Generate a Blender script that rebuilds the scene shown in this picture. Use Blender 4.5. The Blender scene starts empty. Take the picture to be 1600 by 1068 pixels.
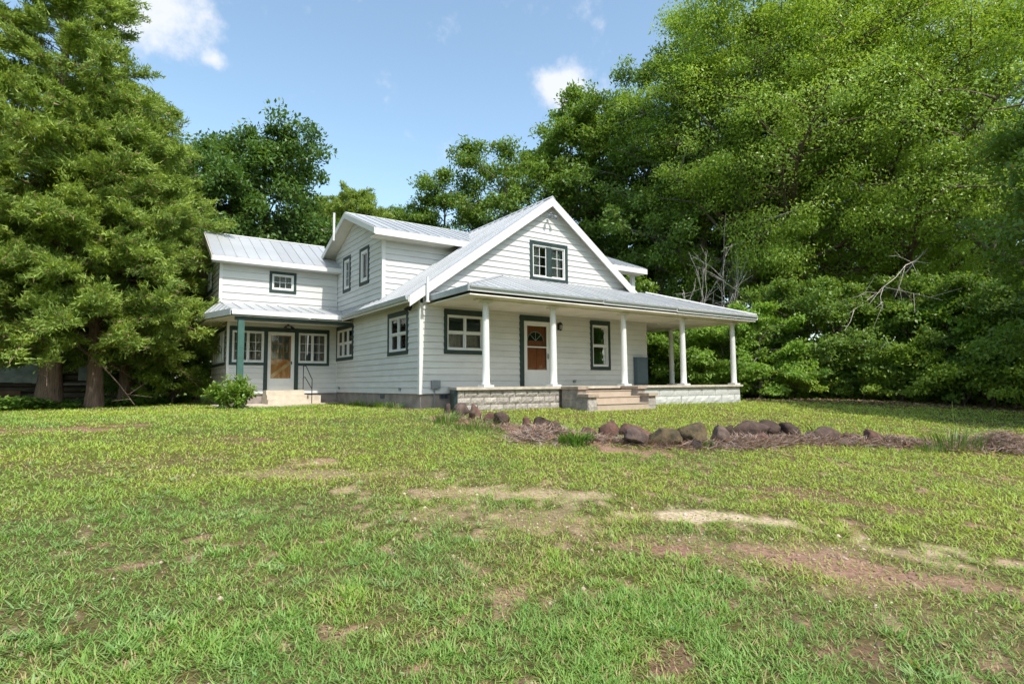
import bpy, math, random
import numpy as np
from mathutils import Matrix, Vector

scene = bpy.context.scene
COL = scene.collection
random.seed(7)

# ------------------------------------------------------------------ camera
cam = bpy.data.cameras.new("camera")
cam.sensor_width = 36.0
cam.lens = 900.394 / 1600 * 36.0
cam.clip_start = 0.05
cam.clip_end = 3000
cam_ob = bpy.data.objects.new("camera", cam)
COL.objects.link(cam_ob)
FW = Vector((0.56850907, 0.81937022, 0.07368778))
RT = Vector((0.82188375, -0.56961043, -0.00714562))
UP = Vector((-0.03611842, -0.06462514, 0.99725576))
cam_ob.matrix_world = Matrix(((RT.x, UP.x, -FW.x, -7.5004), (RT.y, UP.y, -FW.y, -15.6186),
                              (RT.z, UP.z, -FW.z, 0.2615), (0, 0, 0, 1)))
scene.camera = cam_ob

# ------------------------------------------------------------------ light
SUN_EL = math.radians(52)
SUN_AZ = math.radians(3)          # towards +X from -Y
sun_dir = Vector((math.sin(SUN_AZ) * math.cos(SUN_EL), -math.cos(SUN_AZ) * math.cos(SUN_EL), math.sin(SUN_EL)))
world = bpy.data.worlds.new("World")
scene.world = world
world.use_nodes = True
wt = world.node_tree
wt.nodes.clear()
w_out = wt.nodes.new("ShaderNodeOutputWorld")
w_bg = wt.nodes.new("ShaderNodeBackground")
w_bg.inputs["Strength"].default_value = 0.15
w_sky = wt.nodes.new("ShaderNodeTexSky")
w_sky.sky_type = 'NISHITA'
w_sky.sun_disc = False
w_sky.sun_elevation = SUN_EL
w_sky.sun_rotation = math.pi - SUN_AZ
w_sky.air_density = 1.0
w_sky.dust_density = 1.3
w_sky.ozone_density = 1.0
w_tc = wt.nodes.new("ShaderNodeTexCoord")
w_noise = wt.nodes.new("ShaderNodeTexNoise")
w_noise.inputs["Scale"].default_value = 13.0
w_noise.inputs["Detail"].default_value = 7.0
w_noise.inputs["Roughness"].default_value = 0.6
wt.links.new(w_tc.outputs["Generated"], w_noise.inputs["Vector"])
# small summer clouds: (direction, angular radius, strength)
CLOUDS = [((0.0208, 0.8680, 0.4961), .085, 1.0), ((0.0408, 0.8834, 0.4669), .055, .8), ((0.0129, 0.8970, 0.4418), .035, .5), ((0.0707, 0.8537, 0.5160), .03, .5), ((0.1005, 0.8816, 0.4612), .022, .75), ((0.5714, 0.6761, 0.4652), .055, 1.0), ((0.6012, 0.6569, 0.4550), .045, .8), ((0.5989, 0.6780, 0.4261), .03, .5),
          ((-.5, .6, .55), .10, .8), ((-.8, .1, .5), .12, .8), ((.8, -.2, .55), .10, .8), ((.1, -.8, .6), .12, .8),
          ((-.5, -.7, .5), .10, .8), ((.6, -.65, .4), .09, .7), ((.85, .3, .5), .1, .8), ((-.3, .2, .92), .1, .6)]
acc = None
for d, rad, st in CLOUDS:
    dv = Vector(d).normalized()
    sub = wt.nodes.new("ShaderNodeVectorMath"); sub.operation = 'SUBTRACT'
    sub.inputs[1].default_value = dv
    wt.links.new(w_tc.outputs["Generated"], sub.inputs[0])
    scl = wt.nodes.new("ShaderNodeVectorMath"); scl.operation = 'MULTIPLY'
    scl.inputs[1].default_value = (1.0, 1.0, 1.5)
    wt.links.new(sub.outputs[0], scl.inputs[0])
    ln = wt.nodes.new("ShaderNodeVectorMath"); ln.operation = 'LENGTH'
    wt.links.new(scl.outputs[0], ln.inputs[0])
    mr = wt.nodes.new("ShaderNodeMapRange")
    mr.inputs["From Min"].default_value = 0.0
    mr.inputs["From Max"].default_value = rad * 1.5
    mr.inputs["To Min"].default_value = st
    mr.inputs["To Max"].default_value = -0.15
    wt.links.new(ln.outputs["Value"], mr.inputs["Value"])
    if acc is None:
        acc = mr.outputs[0]
    else:
        mx = wt.nodes.new("ShaderNodeMath"); mx.operation = 'MAXIMUM'
        wt.links.new(acc, mx.inputs[0]); wt.links.new(mr.outputs[0], mx.inputs[1])
        acc = mx.outputs[0]
nz = wt.nodes.new("ShaderNodeMath"); nz.operation = 'MULTIPLY_ADD'
nz.inputs[1].default_value = 2.6; nz.inputs[2].default_value = -1.36
wt.links.new(w_noise.outputs[0], nz.inputs[0])
ad = wt.nodes.new("ShaderNodeMath"); ad.operation = 'ADD'
wt.links.new(acc, ad.inputs[0]); wt.links.new(nz.outputs[0], ad.inputs[1])
sm = wt.nodes.new("ShaderNodeMapRange"); sm.interpolation_type = 'SMOOTHSTEP'
sm.inputs["From Min"].default_value = 0.0; sm.inputs["From Max"].default_value = 0.85
sm.inputs["To Max"].default_value = 0.92
wt.links.new(ad.outputs[0], sm.inputs["Value"])
w_mix = wt.nodes.new("ShaderNodeMix"); w_mix.data_type = 'RGBA'
wt.links.new(sm.outputs[0], w_mix.inputs["Factor"])
w_air = wt.nodes.new("ShaderNodeMix"); w_air.data_type = 'RGBA'; w_air.blend_type = 'MULTIPLY'
w_air.inputs["Factor"].default_value = 1.0
w_air.inputs["B"].default_value = (.96, .98, .87, 1)       # humid summer air, a little less violet than the clear model
wt.links.new(w_sky.outputs[0], w_air.inputs["A"])
wt.links.new(w_air.outputs["Result"], w_mix.inputs["A"])
w_mix.inputs["B"].default_value = (3.0, 3.1, 3.3, 1)
wt.links.new(w_mix.outputs["Result"], w_bg.inputs["Color"])
wt.links.new(w_bg.outputs[0], w_out.inputs["Surface"])

sun = bpy.data.lights.new("sun", 'SUN')
sun.energy = 2.4
sun.angle = math.radians(0.53)
sun.color = (1.0, 0.955, 0.88)
sun_ob = bpy.data.objects.new("sun", sun)
COL.objects.link(sun_ob)
sun_ob.rotation_euler = (-sun_dir).to_track_quat('-Z', 'Y').to_euler()

scene.view_settings.view_transform = 'Standard'
scene.view_settings.look = 'None'
scene.view_settings.gamma = 1.0
scene.view_settings.exposure = 1.12
scene.view_settings.use_curve_mapping = False
scene.cycles.max_bounces = 8
scene.cycles.transparent_max_bounces = 8
scene.cycles.caustics_reflective = False
scene.cycles.caustics_refractive = False

# ------------------------------------------------------------------ materials
def nodes_of(m):
    m.use_nodes = True
    nt = m.node_tree
    b = nt.nodes["Principled BSDF"]
    return nt, b

def mat(name, col, rough=0.7, metal=0.0, var=0.08, scale=3.0, bump=0.0, bscale=40.0, spec=0.3, objvar=0.0, col2=None,
        stretch=(1, 1, 1), detail=6.0, coat=0.0):
    m = bpy.data.materials.new(name)
    nt, b = nodes_of(m)
    b.inputs["Roughness"].default_value = rough
    b.inputs["Metallic"].default_value = metal
    b.inputs["Specular IOR Level"].default_value = spec
    tc = nt.nodes.new("ShaderNodeTexCoord")
    geo = nt.nodes.new("ShaderNodeNewGeometry")
    mp = nt.nodes.new("ShaderNodeMapping")
    mp.inputs["Scale"].default_value = stretch
    nt.links.new(geo.outputs["Position"], mp.inputs["Vector"])
    n = nt.nodes.new("ShaderNodeTexNoise")
    n.inputs["Scale"].default_value = scale
    n.inputs["Detail"].default_value = detail
    n.inputs["Roughness"].default_value = 0.65
    nt.links.new(mp.outputs[0], n.inputs["Vector"])
    ramp = nt.nodes.new("ShaderNodeValToRGB")
    c2 = col2 if col2 else tuple(max(0, c * (1 - var * 2.2)) for c in col)
    ramp.color_ramp.elements[0].position = 0.3
    ramp.color_ramp.elements[1].position = 0.68
    ramp.color_ramp.elements[0].color = (*c2, 1)
    ramp.color_ramp.elements[1].color = (*(min(1, c * (1 + var * 0.4)) for c in col), 1)
    nt.links.new(n.outputs[0], ramp.inputs[0])
    last = ramp.outputs[0]
    if objvar:
        oi = nt.nodes.new("ShaderNodeObjectInfo")
        mr = nt.nodes.new("ShaderNodeMapRange")
        mr.inputs["To Min"].default_value = 1 - objvar
        mr.inputs["To Max"].default_value = 1 + objvar * 0.4
        nt.links.new(oi.outputs["Random"], mr.inputs["Value"])
        mul = nt.nodes.new("ShaderNodeMix"); mul.data_type = 'RGBA'; mul.blend_type = 'MULTIPLY'
        mul.inputs["Factor"].default_value = 1
        nt.links.new(last, mul.inputs["A"]); nt.links.new(mr.outputs[0], mul.inputs["B"])
        last = mul.outputs["Result"]
    nt.links.new(last, b.inputs["Base Color"])
    if bump:
        n2 = nt.nodes.new("ShaderNodeTexNoise")
        n2.inputs["Scale"].default_value = bscale
        n2.inputs["Detail"].default_value = 5
        nt.links.new(mp.outputs[0], n2.inputs["Vector"])
        bp = nt.nodes.new("ShaderNodeBump")
        bp.inputs["Strength"].default_value = bump
        bp.inputs["Distance"].default_value = 0.02
        nt.links.new(n2.outputs[0], bp.inputs["Height"])
        nt.links.new(bp.outputs[0], b.inputs["Normal"])
    return m

def leaf_mat(name, c_dark, c_light, c_odd, trans=0.35, rough=0.5, odd=0.12):
    m = bpy.data.materials.new(name)
    nt, b = nodes_of(m)
    out = nt.nodes["Material Output"]
    at = nt.nodes.new("ShaderNodeAttribute"); at.attribute_name = "tint"
    sep = nt.nodes.new("ShaderNodeSeparateColor")
    nt.links.new(at.outputs["Color"], sep.inputs[0])
    mx = nt.nodes.new("ShaderNodeMix"); mx.data_type = 'RGBA'
    mx.inputs["A"].default_value = (*c_dark, 1); mx.inputs["B"].default_value = (*c_light, 1)
    nt.links.new(sep.outputs[0], mx.inputs["Factor"])
    gt = nt.nodes.new("ShaderNodeMath"); gt.operation = 'LESS_THAN'; gt.inputs[1].default_value = odd
    nt.links.new(sep.outputs[1], gt.inputs[0])
    mo = nt.nodes.new("ShaderNodeMix"); mo.data_type = 'RGBA'
    mo.inputs["B"].default_value = (*c_odd, 1)
    nt.links.new(gt.outputs[0], mo.inputs["Factor"]); nt.links.new(mx.outputs["Result"], mo.inputs["A"])
    nt.links.new(mo.outputs["Result"], b.inputs["Base Color"])
    b.inputs["Roughness"].default_value = rough
    b.inputs["Specular IOR Level"].default_value = 0.4
    tr = nt.nodes.new("ShaderNodeBsdfTranslucent")
    br = nt.nodes.new("ShaderNodeMix"); br.data_type = 'RGBA'; br.blend_type = 'MULTIPLY'
    br.inputs["Factor"].default_value = 1; br.inputs["B"].default_value = (1.25, 1.2, 0.55, 1)
    nt.links.new(mo.outputs["Result"], br.inputs["A"])
    nt.links.new(br.outputs["Result"], tr.inputs["Color"])
    ms = nt.nodes.new("ShaderNodeMixShader"); ms.inputs[0].default_value = trans
    nt.links.new(b.outputs[0], ms.inputs[1]); nt.links.new(tr.outputs[0], ms.inputs[2])
    nt.links.new(ms.outputs[0], out.inputs["Surface"])
    return m

M = {}
M['paint'] = mat("white_paint", (.605, .605, .595), .55, var=.05, scale=1.3, bump=.06, bscale=60, objvar=.06, stretch=(1, 1, 2.5))
M['trim_white'] = mat("trim_white_paint", (.66, .66, .65), .5, var=.04, scale=2)
M['soffit'] = mat("soffit_paint", (.74, .71, .63), .6, var=.10, scale=1.2, stretch=(1, 1, 1))
M['green'] = mat("dark_green_paint", (.030, .052, .048), .5, var=.15, scale=4)
M['green_post'] = mat("green_post_paint", (.055, .125, .105), .5, var=.12, scale=4)
M['metal_roof'] = mat("galvanised_roof", (.49, .50, .51), .42, metal=.35, var=.10, scale=.9, objvar=.10, stretch=(1, 1, 1), col2=(.44, .45, .47))
M['metal_roof'].node_tree.nodes['Principled BSDF'].inputs['Roughness'].default_value = .46
M['gutter'] = mat("grey_gutter", (.40, .43, .45), .5, metal=.2, var=.08, scale=3)
M['foundation'] = mat("rendered_foundation", (.34, .29, .26), .85, var=.2, scale=2.5, bump=.3, bscale=20, col2=(.20, .17, .155))
M['block'] = mat("split_face_block", (.46, .42, .37), .9, var=.22, scale=16, bump=.9, bscale=55, objvar=.18, col2=(.24, .21, .19))
M['block_painted'] = mat("pale_painted_block", (.50, .51, .50), .8, var=.10, scale=5, bump=.4, bscale=40, objvar=.08, col2=(.45, .45, .42))
M['concrete'] = mat("tan_concrete", (.54, .48, .39), .85, var=.15, scale=5, bump=.25, bscale=50, col2=(.34, .29, .23))
M['step'] = mat("warm_concrete_step", (.43, .355, .28), .85, var=.15, scale=4, bump=.2, bscale=60, col2=(.40, .31, .24))
M['cheek'] = mat("shade_dark_cheek", (.36, .31, .27), .9, var=.2, scale=6, bump=.5, bscale=45, col2=(.17, .145, .13))  # side walls' shade put into the colour; their front blocks stay lighter
M['cap'] = mat("brown_cap_stone", (.40, .31, .24), .85, var=.2, scale=8, bump=.3, bscale=60, col2=(.24, .18, .14))
M['side_step'] = mat("cream_concrete", (.58, .51, .41), .85, var=.1, scale=5, bump=.2, bscale=60)
M['black_metal'] = mat("black_metal", (.012, .012, .014), .45, var=.1, scale=5)
M['grey_metal'] = mat("grey_metal", (.26, .28, .30), .5, metal=.3, var=.1, scale=6)
M['slate'] = mat("slate_cabinet", (.085, .12, .145), .5, var=.1, scale=3)
M['door_red'] = mat("red_brown_door", (.58, .15, .065), .4, var=.18, scale=5, stretch=(3, 3, .5))
M['door_orange'] = mat("orange_wood_door", (.85, .27, .045), .4, var=.2, scale=6, stretch=(4, 4, .8), col2=(.55, .19, .04))
M['door_light'] = mat("light_wood_brace", (.88, .50, .22), .45, var=.12, scale=6)
M['curtain'] = mat("curtain_cloth", (.42, .33, .29), .9, var=.1, scale=4)
M['blind'] = mat("pale_blind", (.60, .58, .54), .8, var=.06, scale=4)
M['interior'] = mat("interior_wall", (.22, .21, .20), .9, var=.1, scale=2)
M['floorboards'] = mat("interior_floor", (.14, .09, .06), .6, var=.2, scale=3)
M['brown_wood'] = mat("weathered_brown_wood", (.22, .13, .085), .85, var=.25, scale=7, stretch=(1, 1, .3))
M['grey_siding'] = mat("grey_brown_siding", (.52, .49, .45), .75, var=.18, scale=3, objvar=.12, col2=(.33, .28, .24))  # greyer and browner than the front siding, mottled
M['log'] = mat("dark_log", (.16, .13, .105), .9, var=.3, scale=5, bump=.4, bscale=25, objvar=.25, stretch=(.3, 1, 2))
M['plank_grey'] = mat("silver_plank", (.34, .31, .28), .85, var=.2, scale=6, objvar=.2)
M['tin'] = mat("weathered_tin", (.42, .45, .44), .55, metal=.25, var=.2, scale=2.5, objvar=.2, col2=(.22, .24, .24))
M['rust'] = mat("rusty_roof", (.22, .14, .10), .7, metal=.1, var=.3, scale=3)
M['bark'] = mat("brown_bark", (.17, .125, .095), .95, var=.3, scale=5, bump=1.0, bscale=16, stretch=(2.5, 2.5, .4), col2=(.06, .045, .035))
M['bark_cedar'] = mat("red_cedar_bark", (.27, .185, .14), .95, var=.3, scale=9, bump=1.0, bscale=11, stretch=(3, 3, .25), col2=(.10, .065, .05))
M['bark_grey'] = mat("grey_bark", (.25, .225, .195), .95, var=.3, scale=5, bump=.8, bscale=18, stretch=(2, 2, .4), col2=(.10, .09, .08))
M['dead'] = mat("bare_grey_wood", (.46, .42, .37), .9, var=.2, scale=6)
M['rock'] = mat("brown_rock", (.105, .068, .052), .92, var=.4, scale=7, bump=.8, bscale=22, col2=(.035, .027, .025), objvar=.35)
M['rock_moss'] = mat("mossy_rock", (.125, .090, .050), .92, var=.4, scale=6, bump=.8, bscale=22, col2=(.035, .03, .018), objvar=.2)
M['rock_grey'] = mat("grey_rock", (.125, .086, .070), .92, var=.4, scale=7, bump=.8, bscale=22, col2=(.045, .035, .033), objvar=.2)
M['rock_red'] = mat("reddish_rock", (.15, .080, .062), .92, var=.4, scale=7, bump=.8, bscale=22, col2=(.05, .03, .025), objvar=.2)

def glass_mat():
    m = bpy.data.materials.new("window_glass")
    nt, b = nodes_of(m)
    out = nt.nodes["Material Output"]
    nt.nodes.remove(b)
    g = nt.nodes.new("ShaderNodeBsdfGlossy"); g.inputs["Roughness"].default_value = 0.03
    n = nt.nodes.new("ShaderNodeTexNoise"); n.inputs["Scale"].default_value = 2.2
    bp = nt.nodes.new("ShaderNodeBump"); bp.inputs["Strength"].default_value = .06; bp.inputs["Distance"].default_value = .05
    nt.links.new(n.outputs[0], bp.inputs["Height"]); nt.links.new(bp.outputs[0], g.inputs["Normal"])
    t = nt.nodes.new("ShaderNodeBsdfTransparent"); t.inputs["Color"].default_value = (.88, .91, .90, 1)
    f = nt.nodes.new("ShaderNodeFresnel"); f.inputs["IOR"].default_value = 1.45
    ms = nt.nodes.new("ShaderNodeMixShader")
    nt.links.new(f.outputs[0], ms.inputs[0]); nt.links.new(t.outputs[0], ms.inputs[1]); nt.links.new(g.outputs[0], ms.inputs[2])
    nt.links.new(ms.outputs[0], out.inputs["Surface"])
    return m
M['glass'] = glass_mat()

M['leaf_oak'] = leaf_mat("bright_oak_leaf", (.18, .30, .038), (.37, .50, .078), (.42, .40, .11), .45, .42)
M['leaf_mid'] = leaf_mat("mid_green_leaf", (.105, .19, .034), (.21, .32, .055), (.32, .31, .09), .43, .45)
M['leaf_dark'] = leaf_mat("dark_green_leaf", (.065, .135, .032), (.135, .235, .05), (.21, .22, .07), .38, .42)
M['leaf_lime'] = leaf_mat("lime_understory_leaf", (.16, .29, .045), (.29, .45, .075), (.35, .40, .10), .48)
M['leaf_cedar'] = leaf_mat("cedar_spray", (.12, .205, .042), (.36, .46, .085), (.36, .27, .15), .36, .6, .13)
M['leaf_shrub'] = leaf_mat("glossy_shrub_leaf", (.11, .22, .03), (.24, .37, .055), (.30, .33, .10), .42, .35)
M['ivy'] = leaf_mat("ground_cover_leaf", (.08, .18, .028), (.17, .31, .045), (.23, .28, .08), .40)
M['straw'] = leaf_mat("dry_straw", (.20, .145, .125), (.40, .31, .27), (.34, .20, .13), .12, .8, .25)

# ------------------------------------------------------------------ object helpers
WORG = {}

def tag(o, label=None, cat=None, group=None, kind=None):
    if label: o["label"] = label
    if cat: o["category"] = cat
    if group: o["group"] = group
    if kind: o["kind"] = kind
    return o

def place(o, world_pos, parent):
    COL.objects.link(o)
    WORG[o.name] = Vector(world_pos)
    if parent is not None:
        o.parent = parent
        o.location = Vector(world_pos) - WORG[parent.name]
    else:
        o.location = world_pos
    return o

def empty(name, loc, label, cat, group=None):
    o = bpy.data.objects.new(name, None)
    o.empty_display_size = .2
    place(o, loc, None)
    return tag(o, label, cat, group)

class MB:
    """collects world-space geometry; build() links it as one mesh object"""
    def __init__(s):
        s.v = []; s.f = []
    def add(s, vs, fs):
        n = len(s.v)
        s.v += [tuple(v) for v in vs]
        s.f += [tuple(i + n for i in f) for f in fs]
        return s
    def box(s, x0, x1, y0, y1, z0, z1):
        return s.add([(x0, y0, z0), (x1, y0, z0), (x1, y1, z0), (x0, y1, z0), (x0, y0, z1), (x1, y0, z1), (x1, y1, z1), (x0, y1, z1)],
                     [(0, 3, 2, 1), (4, 5, 6, 7), (0, 1, 5, 4), (1, 2, 6, 5), (2, 3, 7, 6), (3, 0, 4, 7)])
    def prism(s, poly, vec):
        n = len(poly); vec = Vector(vec)
        vs = [Vector(p) for p in poly] + [Vector(p) + vec for p in poly]
        fs = [tuple(range(n - 1, -1, -1)), tuple(range(n, 2 * n))] + [(i, (i + 1) % n, n + (i + 1) % n, n + i) for i in range(n)]
        return s.add(vs, fs)
    def tube(s, pts, rad, n=8, cap=True):
        pts = [Vector(p) for p in pts]
        base = len(s.v); ref = None
        for i, p in enumerate(pts):
            t = (pts[min(i + 1, len(pts) - 1)] - pts[max(i - 1, 0)])
            t = t.normalized() if t.length > 1e-9 else Vector((0, 0, 1))
            if ref is None:
                ref = Vector((1, 0, 0)) if abs(t.x) < .9 else Vector((0, 1, 0))
            a = (ref - t * ref.dot(t)).normalized(); ref = a
            b = t.cross(a)
            r = rad[i] if hasattr(rad, '__len__') else rad
            for k in range(n):
                an = 2 * math.pi * k / n
                s.v.append(tuple(p + a * (math.cos(an) * r) + b * (math.sin(an) * r)))
        for i in range(len(pts) - 1):
            for k in range(n):
                k2 = (k + 1) % n
                s.f.append((base + i * n + k, base + i * n + k2, base + (i + 1) * n + k2, base + (i + 1) * n + k))
        if cap:
            s.f.append(tuple(base + k for k in range(n - 1, -1, -1)))
            s.f.append(tuple(base + (len(pts) - 1) * n + k for k in range(n)))
        return s
    def lathe(s, c, prof, n=20):
        c = Vector(c); base = len(s.v)
        for r, z in prof:
            for k in range(n):
                an = 2 * math.pi * k / n
                s.v.append((c.x + r * math.cos(an), c.y + r * math.sin(an), c.z + z))
        for i in range(len(prof) - 1):
            for k in range(n):
                k2 = (k + 1) % n
                s.f.append((base + i * n + k, base + i * n + k2, base + (i + 1) * n + k2, base + (i + 1) * n + k))
        s.f.append(tuple(base + k for k in range(n - 1, -1, -1)))
        s.f.append(tuple(base + (len(prof) - 1) * n + k for k in range(n)))
        return s
    def build(s, name, m, parent=None, smooth=False, label=None):
        vs = np.array(s.v, dtype=float)
        lo, hi = vs.min(0), vs.max(0)
        org = Vector(((lo[0] + hi[0]) / 2, (lo[1] + hi[1]) / 2, lo[2]))
        me = bpy.data.meshes.new(name)
        me.from_pydata([tuple(v) for v in (vs - np.array(org))], [], s.f)
        me.materials.append(m)
        if smooth:
            me.polygons.foreach_set("use_smooth", [True] * len(me.polygons))
        o = bpy.data.objects.new(name, me)
        place(o, org, parent)
        if label: o["label"] = label
        return o

def copy_to(o, world_pos, parent=None):
    c = o.copy()
    COL.objects.link(c)
    WORG[c.name] = Vector(world_pos)
    if parent is not None:
        c.parent = parent
        c.location = Vector(world_pos) - WORG[parent.name]
    else:
        c.parent = None
        c.location = world_pos
    return c

def np_mesh(name, verts, quads, m, tint=None, smooth=False, tris=False):
    """verts (N,3), quads (K,4) or (K,3) as one mesh datablock, tint (N,2) in 0..1"""
    me = bpy.data.meshes.new(name)
    k = quads.shape[1]
    me.vertices.add(len(verts)); me.vertices.foreach_set("co", verts.astype(np.float32).ravel())
    me.loops.add(quads.size); me.loops.foreach_set("vertex_index", quads.astype(np.int32).ravel())
    me.polygons.add(len(quads))
    me.polygons.foreach_set("loop_start", np.arange(0, quads.size, k, dtype=np.int32))
    if tint is not None:
        at = me.attributes.new("tint", 'FLOAT_COLOR', 'POINT')
        c = np.ones((len(verts), 4), dtype=np.float32); c[:, :tint.shape[1]] = tint
        at.data.foreach_set("color", c.ravel())
    me.materials.append(m)
    me.update(calc_edges=True)
    if smooth:
        me.polygons.foreach_set("use_smooth", np.ones(len(quads), dtype=bool))
    me.validate()
    return me

# value noise for terrain / density maps
_rngn = np.random.default_rng(11)
_NT = _rngn.random((256, 256))
def vnoise(x, y):
    xi = np.floor(x).astype(int); yi = np.floor(y).astype(int)
    fx = x - xi; fy = y - yi
    fx = fx * fx * (3 - 2 * fx); fy = fy * fy * (3 - 2 * fy)
    a = _NT[xi % 256, yi % 256]; b = _NT[(xi + 1) % 256, yi % 256]
    c = _NT[xi % 256, (yi + 1) % 256]; d = _NT[(xi + 1) % 256, (yi + 1) % 256]
    return (a * (1 - fx) + b * fx) * (1 - fy) + (c * (1 - fx) + d * fx) * fy
def fbm(x, y, o=4):
    t = 0; a = .5; s = 0
    for i in range(o):
        t = t + a * vnoise(x * 2 ** i + 17.3 * i, y * 2 ** i + 5.1 * i); s += a; a *= .5
    return t / s

# ------------------------------------------------------------------ ground
def sp(t, k=.6):
    return np.log1p(np.exp(np.clip(t / k, -50, 50))) * k
def gz(x, y):
    x = np.asarray(x, float); y = np.asarray(y, float)
    return -.44 - .067 * sp(-2.4 - y) - .012 * sp(x - 9)

ROW = np.array([(-1.2, -3.7), (-.85, -5.2), (-.75, -6.4), (-.3, -7.9), (.4, -8.8), (1.5, -9.15), (2.9, -9.25), (4.2, -9.95), (5.2, -10.7), (6.6, -11.7), (8, -12.8)])
def row_dist(x, y):
    d = np.full(np.shape(x), 1e9); side = np.zeros(np.shape(x))
    for (ax, ay), (bx, by) in zip(ROW[:-1], ROW[1:]):
        ux, uy = bx - ax, by - ay
        t = np.clip(((x - ax) * ux + (y - ay) * uy) / (ux * ux + uy * uy), 0, 1)
        dx, dy = x - (ax + t * ux), y - (ay + t * uy)
        dd = np.hypot(dx, dy)
        s = ux * dy - uy * dx
        side = np.where(dd < d, np.sign(s), side); d = np.minimum(d, dd)
    return d, side

# bare or thin patches in the lawn: x, y, rx, ry, angle, strength, tone (0 dark red soil, .5 tan, 1 pale sand)
PATCH = [(-2.75, -11.7, .75, .28, -.6, .85, .92), (-2.2, -12.15, .6, .16, -.8, .75, .85), (-3.72, -12.35, .50, .22, -.75, .9, .12),
         (-2.75, -13.35, .95, .25, -.95, .88, .22), (-1.75, -13.5, .55, .3, -.9, .75, .75), (-8.5, -2.55, 1.25, .62, .15, 1.0, .24),
         (-5.5, -5.2, .6, .5, .1, .95, .12), (-5.15, -7.5, .4, .3, 0, .8, .4), (-4.5, -5.55, .3, .25, 0, .5, .05),
         (-4.63, -9.6, 1.2, .40, -.6, .62, .6), (-3.5, -10.4, 1.2, .45, -.75, .68, .7), (-.85, -11.4, 1.1, .25, -.75, .62, .1),
         (-.5, -12.5, 1.0, .22, -.9, .6, .15), (-1.4, -14.0, .3, .15, -.8, .7, .5), (-5.05, -13.5, .2, .12, 0, .8, .1),
         (-5.0, -8.4, 1.5, .45, -.5, .5, .65), (-4.2, -10.9, 1.5, .55, -.8, .5, .6), (-3.3, -12.7, 1.9, .6, -.85, .52, .5),
         (-6.6, -13.3, .2, .12, .5, .6, .1), (-4.0, -14.0, .25, .14, 0, .6, .15), (-7.4, -12.6, .2, .1, 0, .5, .1), (-6.0, -12.6, .16, .1, 0, .5, .1),
         (2.5, -4.2, .8, .25, -.3, .35, .3), (4.6, -5.5, .7, .25, -.3, .4, .3), (1.5, -5.5, .5, .2, -.3, .3, .3), (0.2, -2.9, 1.6, .18, 0, .6, .25), (-.35, 2.5, .35, 4.0, 0, .75, .15),
         (-8.4, 10.5, 2.6, 2.2, 0, .8, .12), (-6, 14, 4, 3, 0, .8, .1), (-.4, -8.75, .55, .3, -.6, .95, .3)]
def bare_map(x, y):
    bare = np.zeros(np.shape(x)); tone = np.full(np.shape(x), .35); wsum = np.zeros(np.shape(x)) + 1e-6; tacc = np.zeros(np.shape(x))
    n1 = fbm(x * 1.7 + 40, y * 1.7, 4) - .5; n2 = fbm(x * 5 + 9, y * 5 + 3, 3) - .5
    for px, py, rx, ry, an, st, tn in PATCH:
        c, s = math.cos(an), math.sin(an)
        u = ((x - px) * c + (y - py) * s) / rx; v = (-(x - px) * s + (y - py) * c) / ry
        d = np.sqrt(u * u + v * v) + n1 * 1.9 + n2 * 1.7
        m = st * np.clip((1.4 - d) / 1.0, 0, 1)
        bare = np.maximum(bare, m); tacc += m * tn; wsum += m
    tone = np.where(wsum > .02, tacc / wsum, .35)
    rd, side = row_dist(x, y)
    rb = np.clip((.46 - rd - n1 * .7) / .25, 0, 1) * .85
    bare = np.maximum(bare, rb)
    # general thinning
    thin = np.clip((fbm(x * .9 + 3, y * .9 + 8, 5) - .60) * 3, 0, .34)
    near = np.clip((fbm(x * 8.5, y * 8.5 + 50, 3) - .60) * 6, 0, .74) * (y < -9)
    return np.clip(np.maximum(bare, np.maximum(thin, near)), 0, 1), tone

def axis_pts(segs):
    out = []
    for a, b, st in segs:
        out += list(np.arange(a, b - st * .5, st))
    out.append(segs[-1][1])
    return np.array(out)
gx = axis_pts([(-900, -100, 100), (-100, -40, 10), (-40, -14, 2), (-14, 8, .13), (8, 20, .4), (20, 60, 2), (60, 160, 10), (160, 960, 100)])
gy = axis_pts([(-900, -100, 100), (-100, -30, 10), (-30, -16, 1), (-16, -1, .13), (-1, 16, .4), (16, 60, 2), (60, 160, 10), (160, 960, 100)])
GX, GY = np.meshgrid(gx, gy, indexing='ij')
bare, tone = bare_map(GX, GY)
rd, side = row_dist(GX, GY)
GZ = gz(GX, GY) + (fbm(GX * .55, GY * .55, 3) - .5) * .05 * (np.hypot(GX - 4, GY - 3) > 9) + np.exp(-(rd / .38) ** 2) * .11 - bare * .012
ga = np.abs((np.degrees(np.arctan2(GX + 7.5, GY + 15.6)) - 34.75 + 180) % 360 - 180)
sparse = np.maximum(np.clip((ga - 43) / 5, 0, 1), np.clip((np.hypot(GX + 7.5, GY + 15.6) - 30) / 14, 0, 1))   # where single blades are not built
nx, ny = GX.shape
idx = np.arange(nx * ny).reshape(nx, ny)
quads = np.stack([idx[:-1, :-1], idx[1:, :-1], idx[1:, 1:], idx[:-1, 1:]], -1).reshape(-1, 4)
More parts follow.
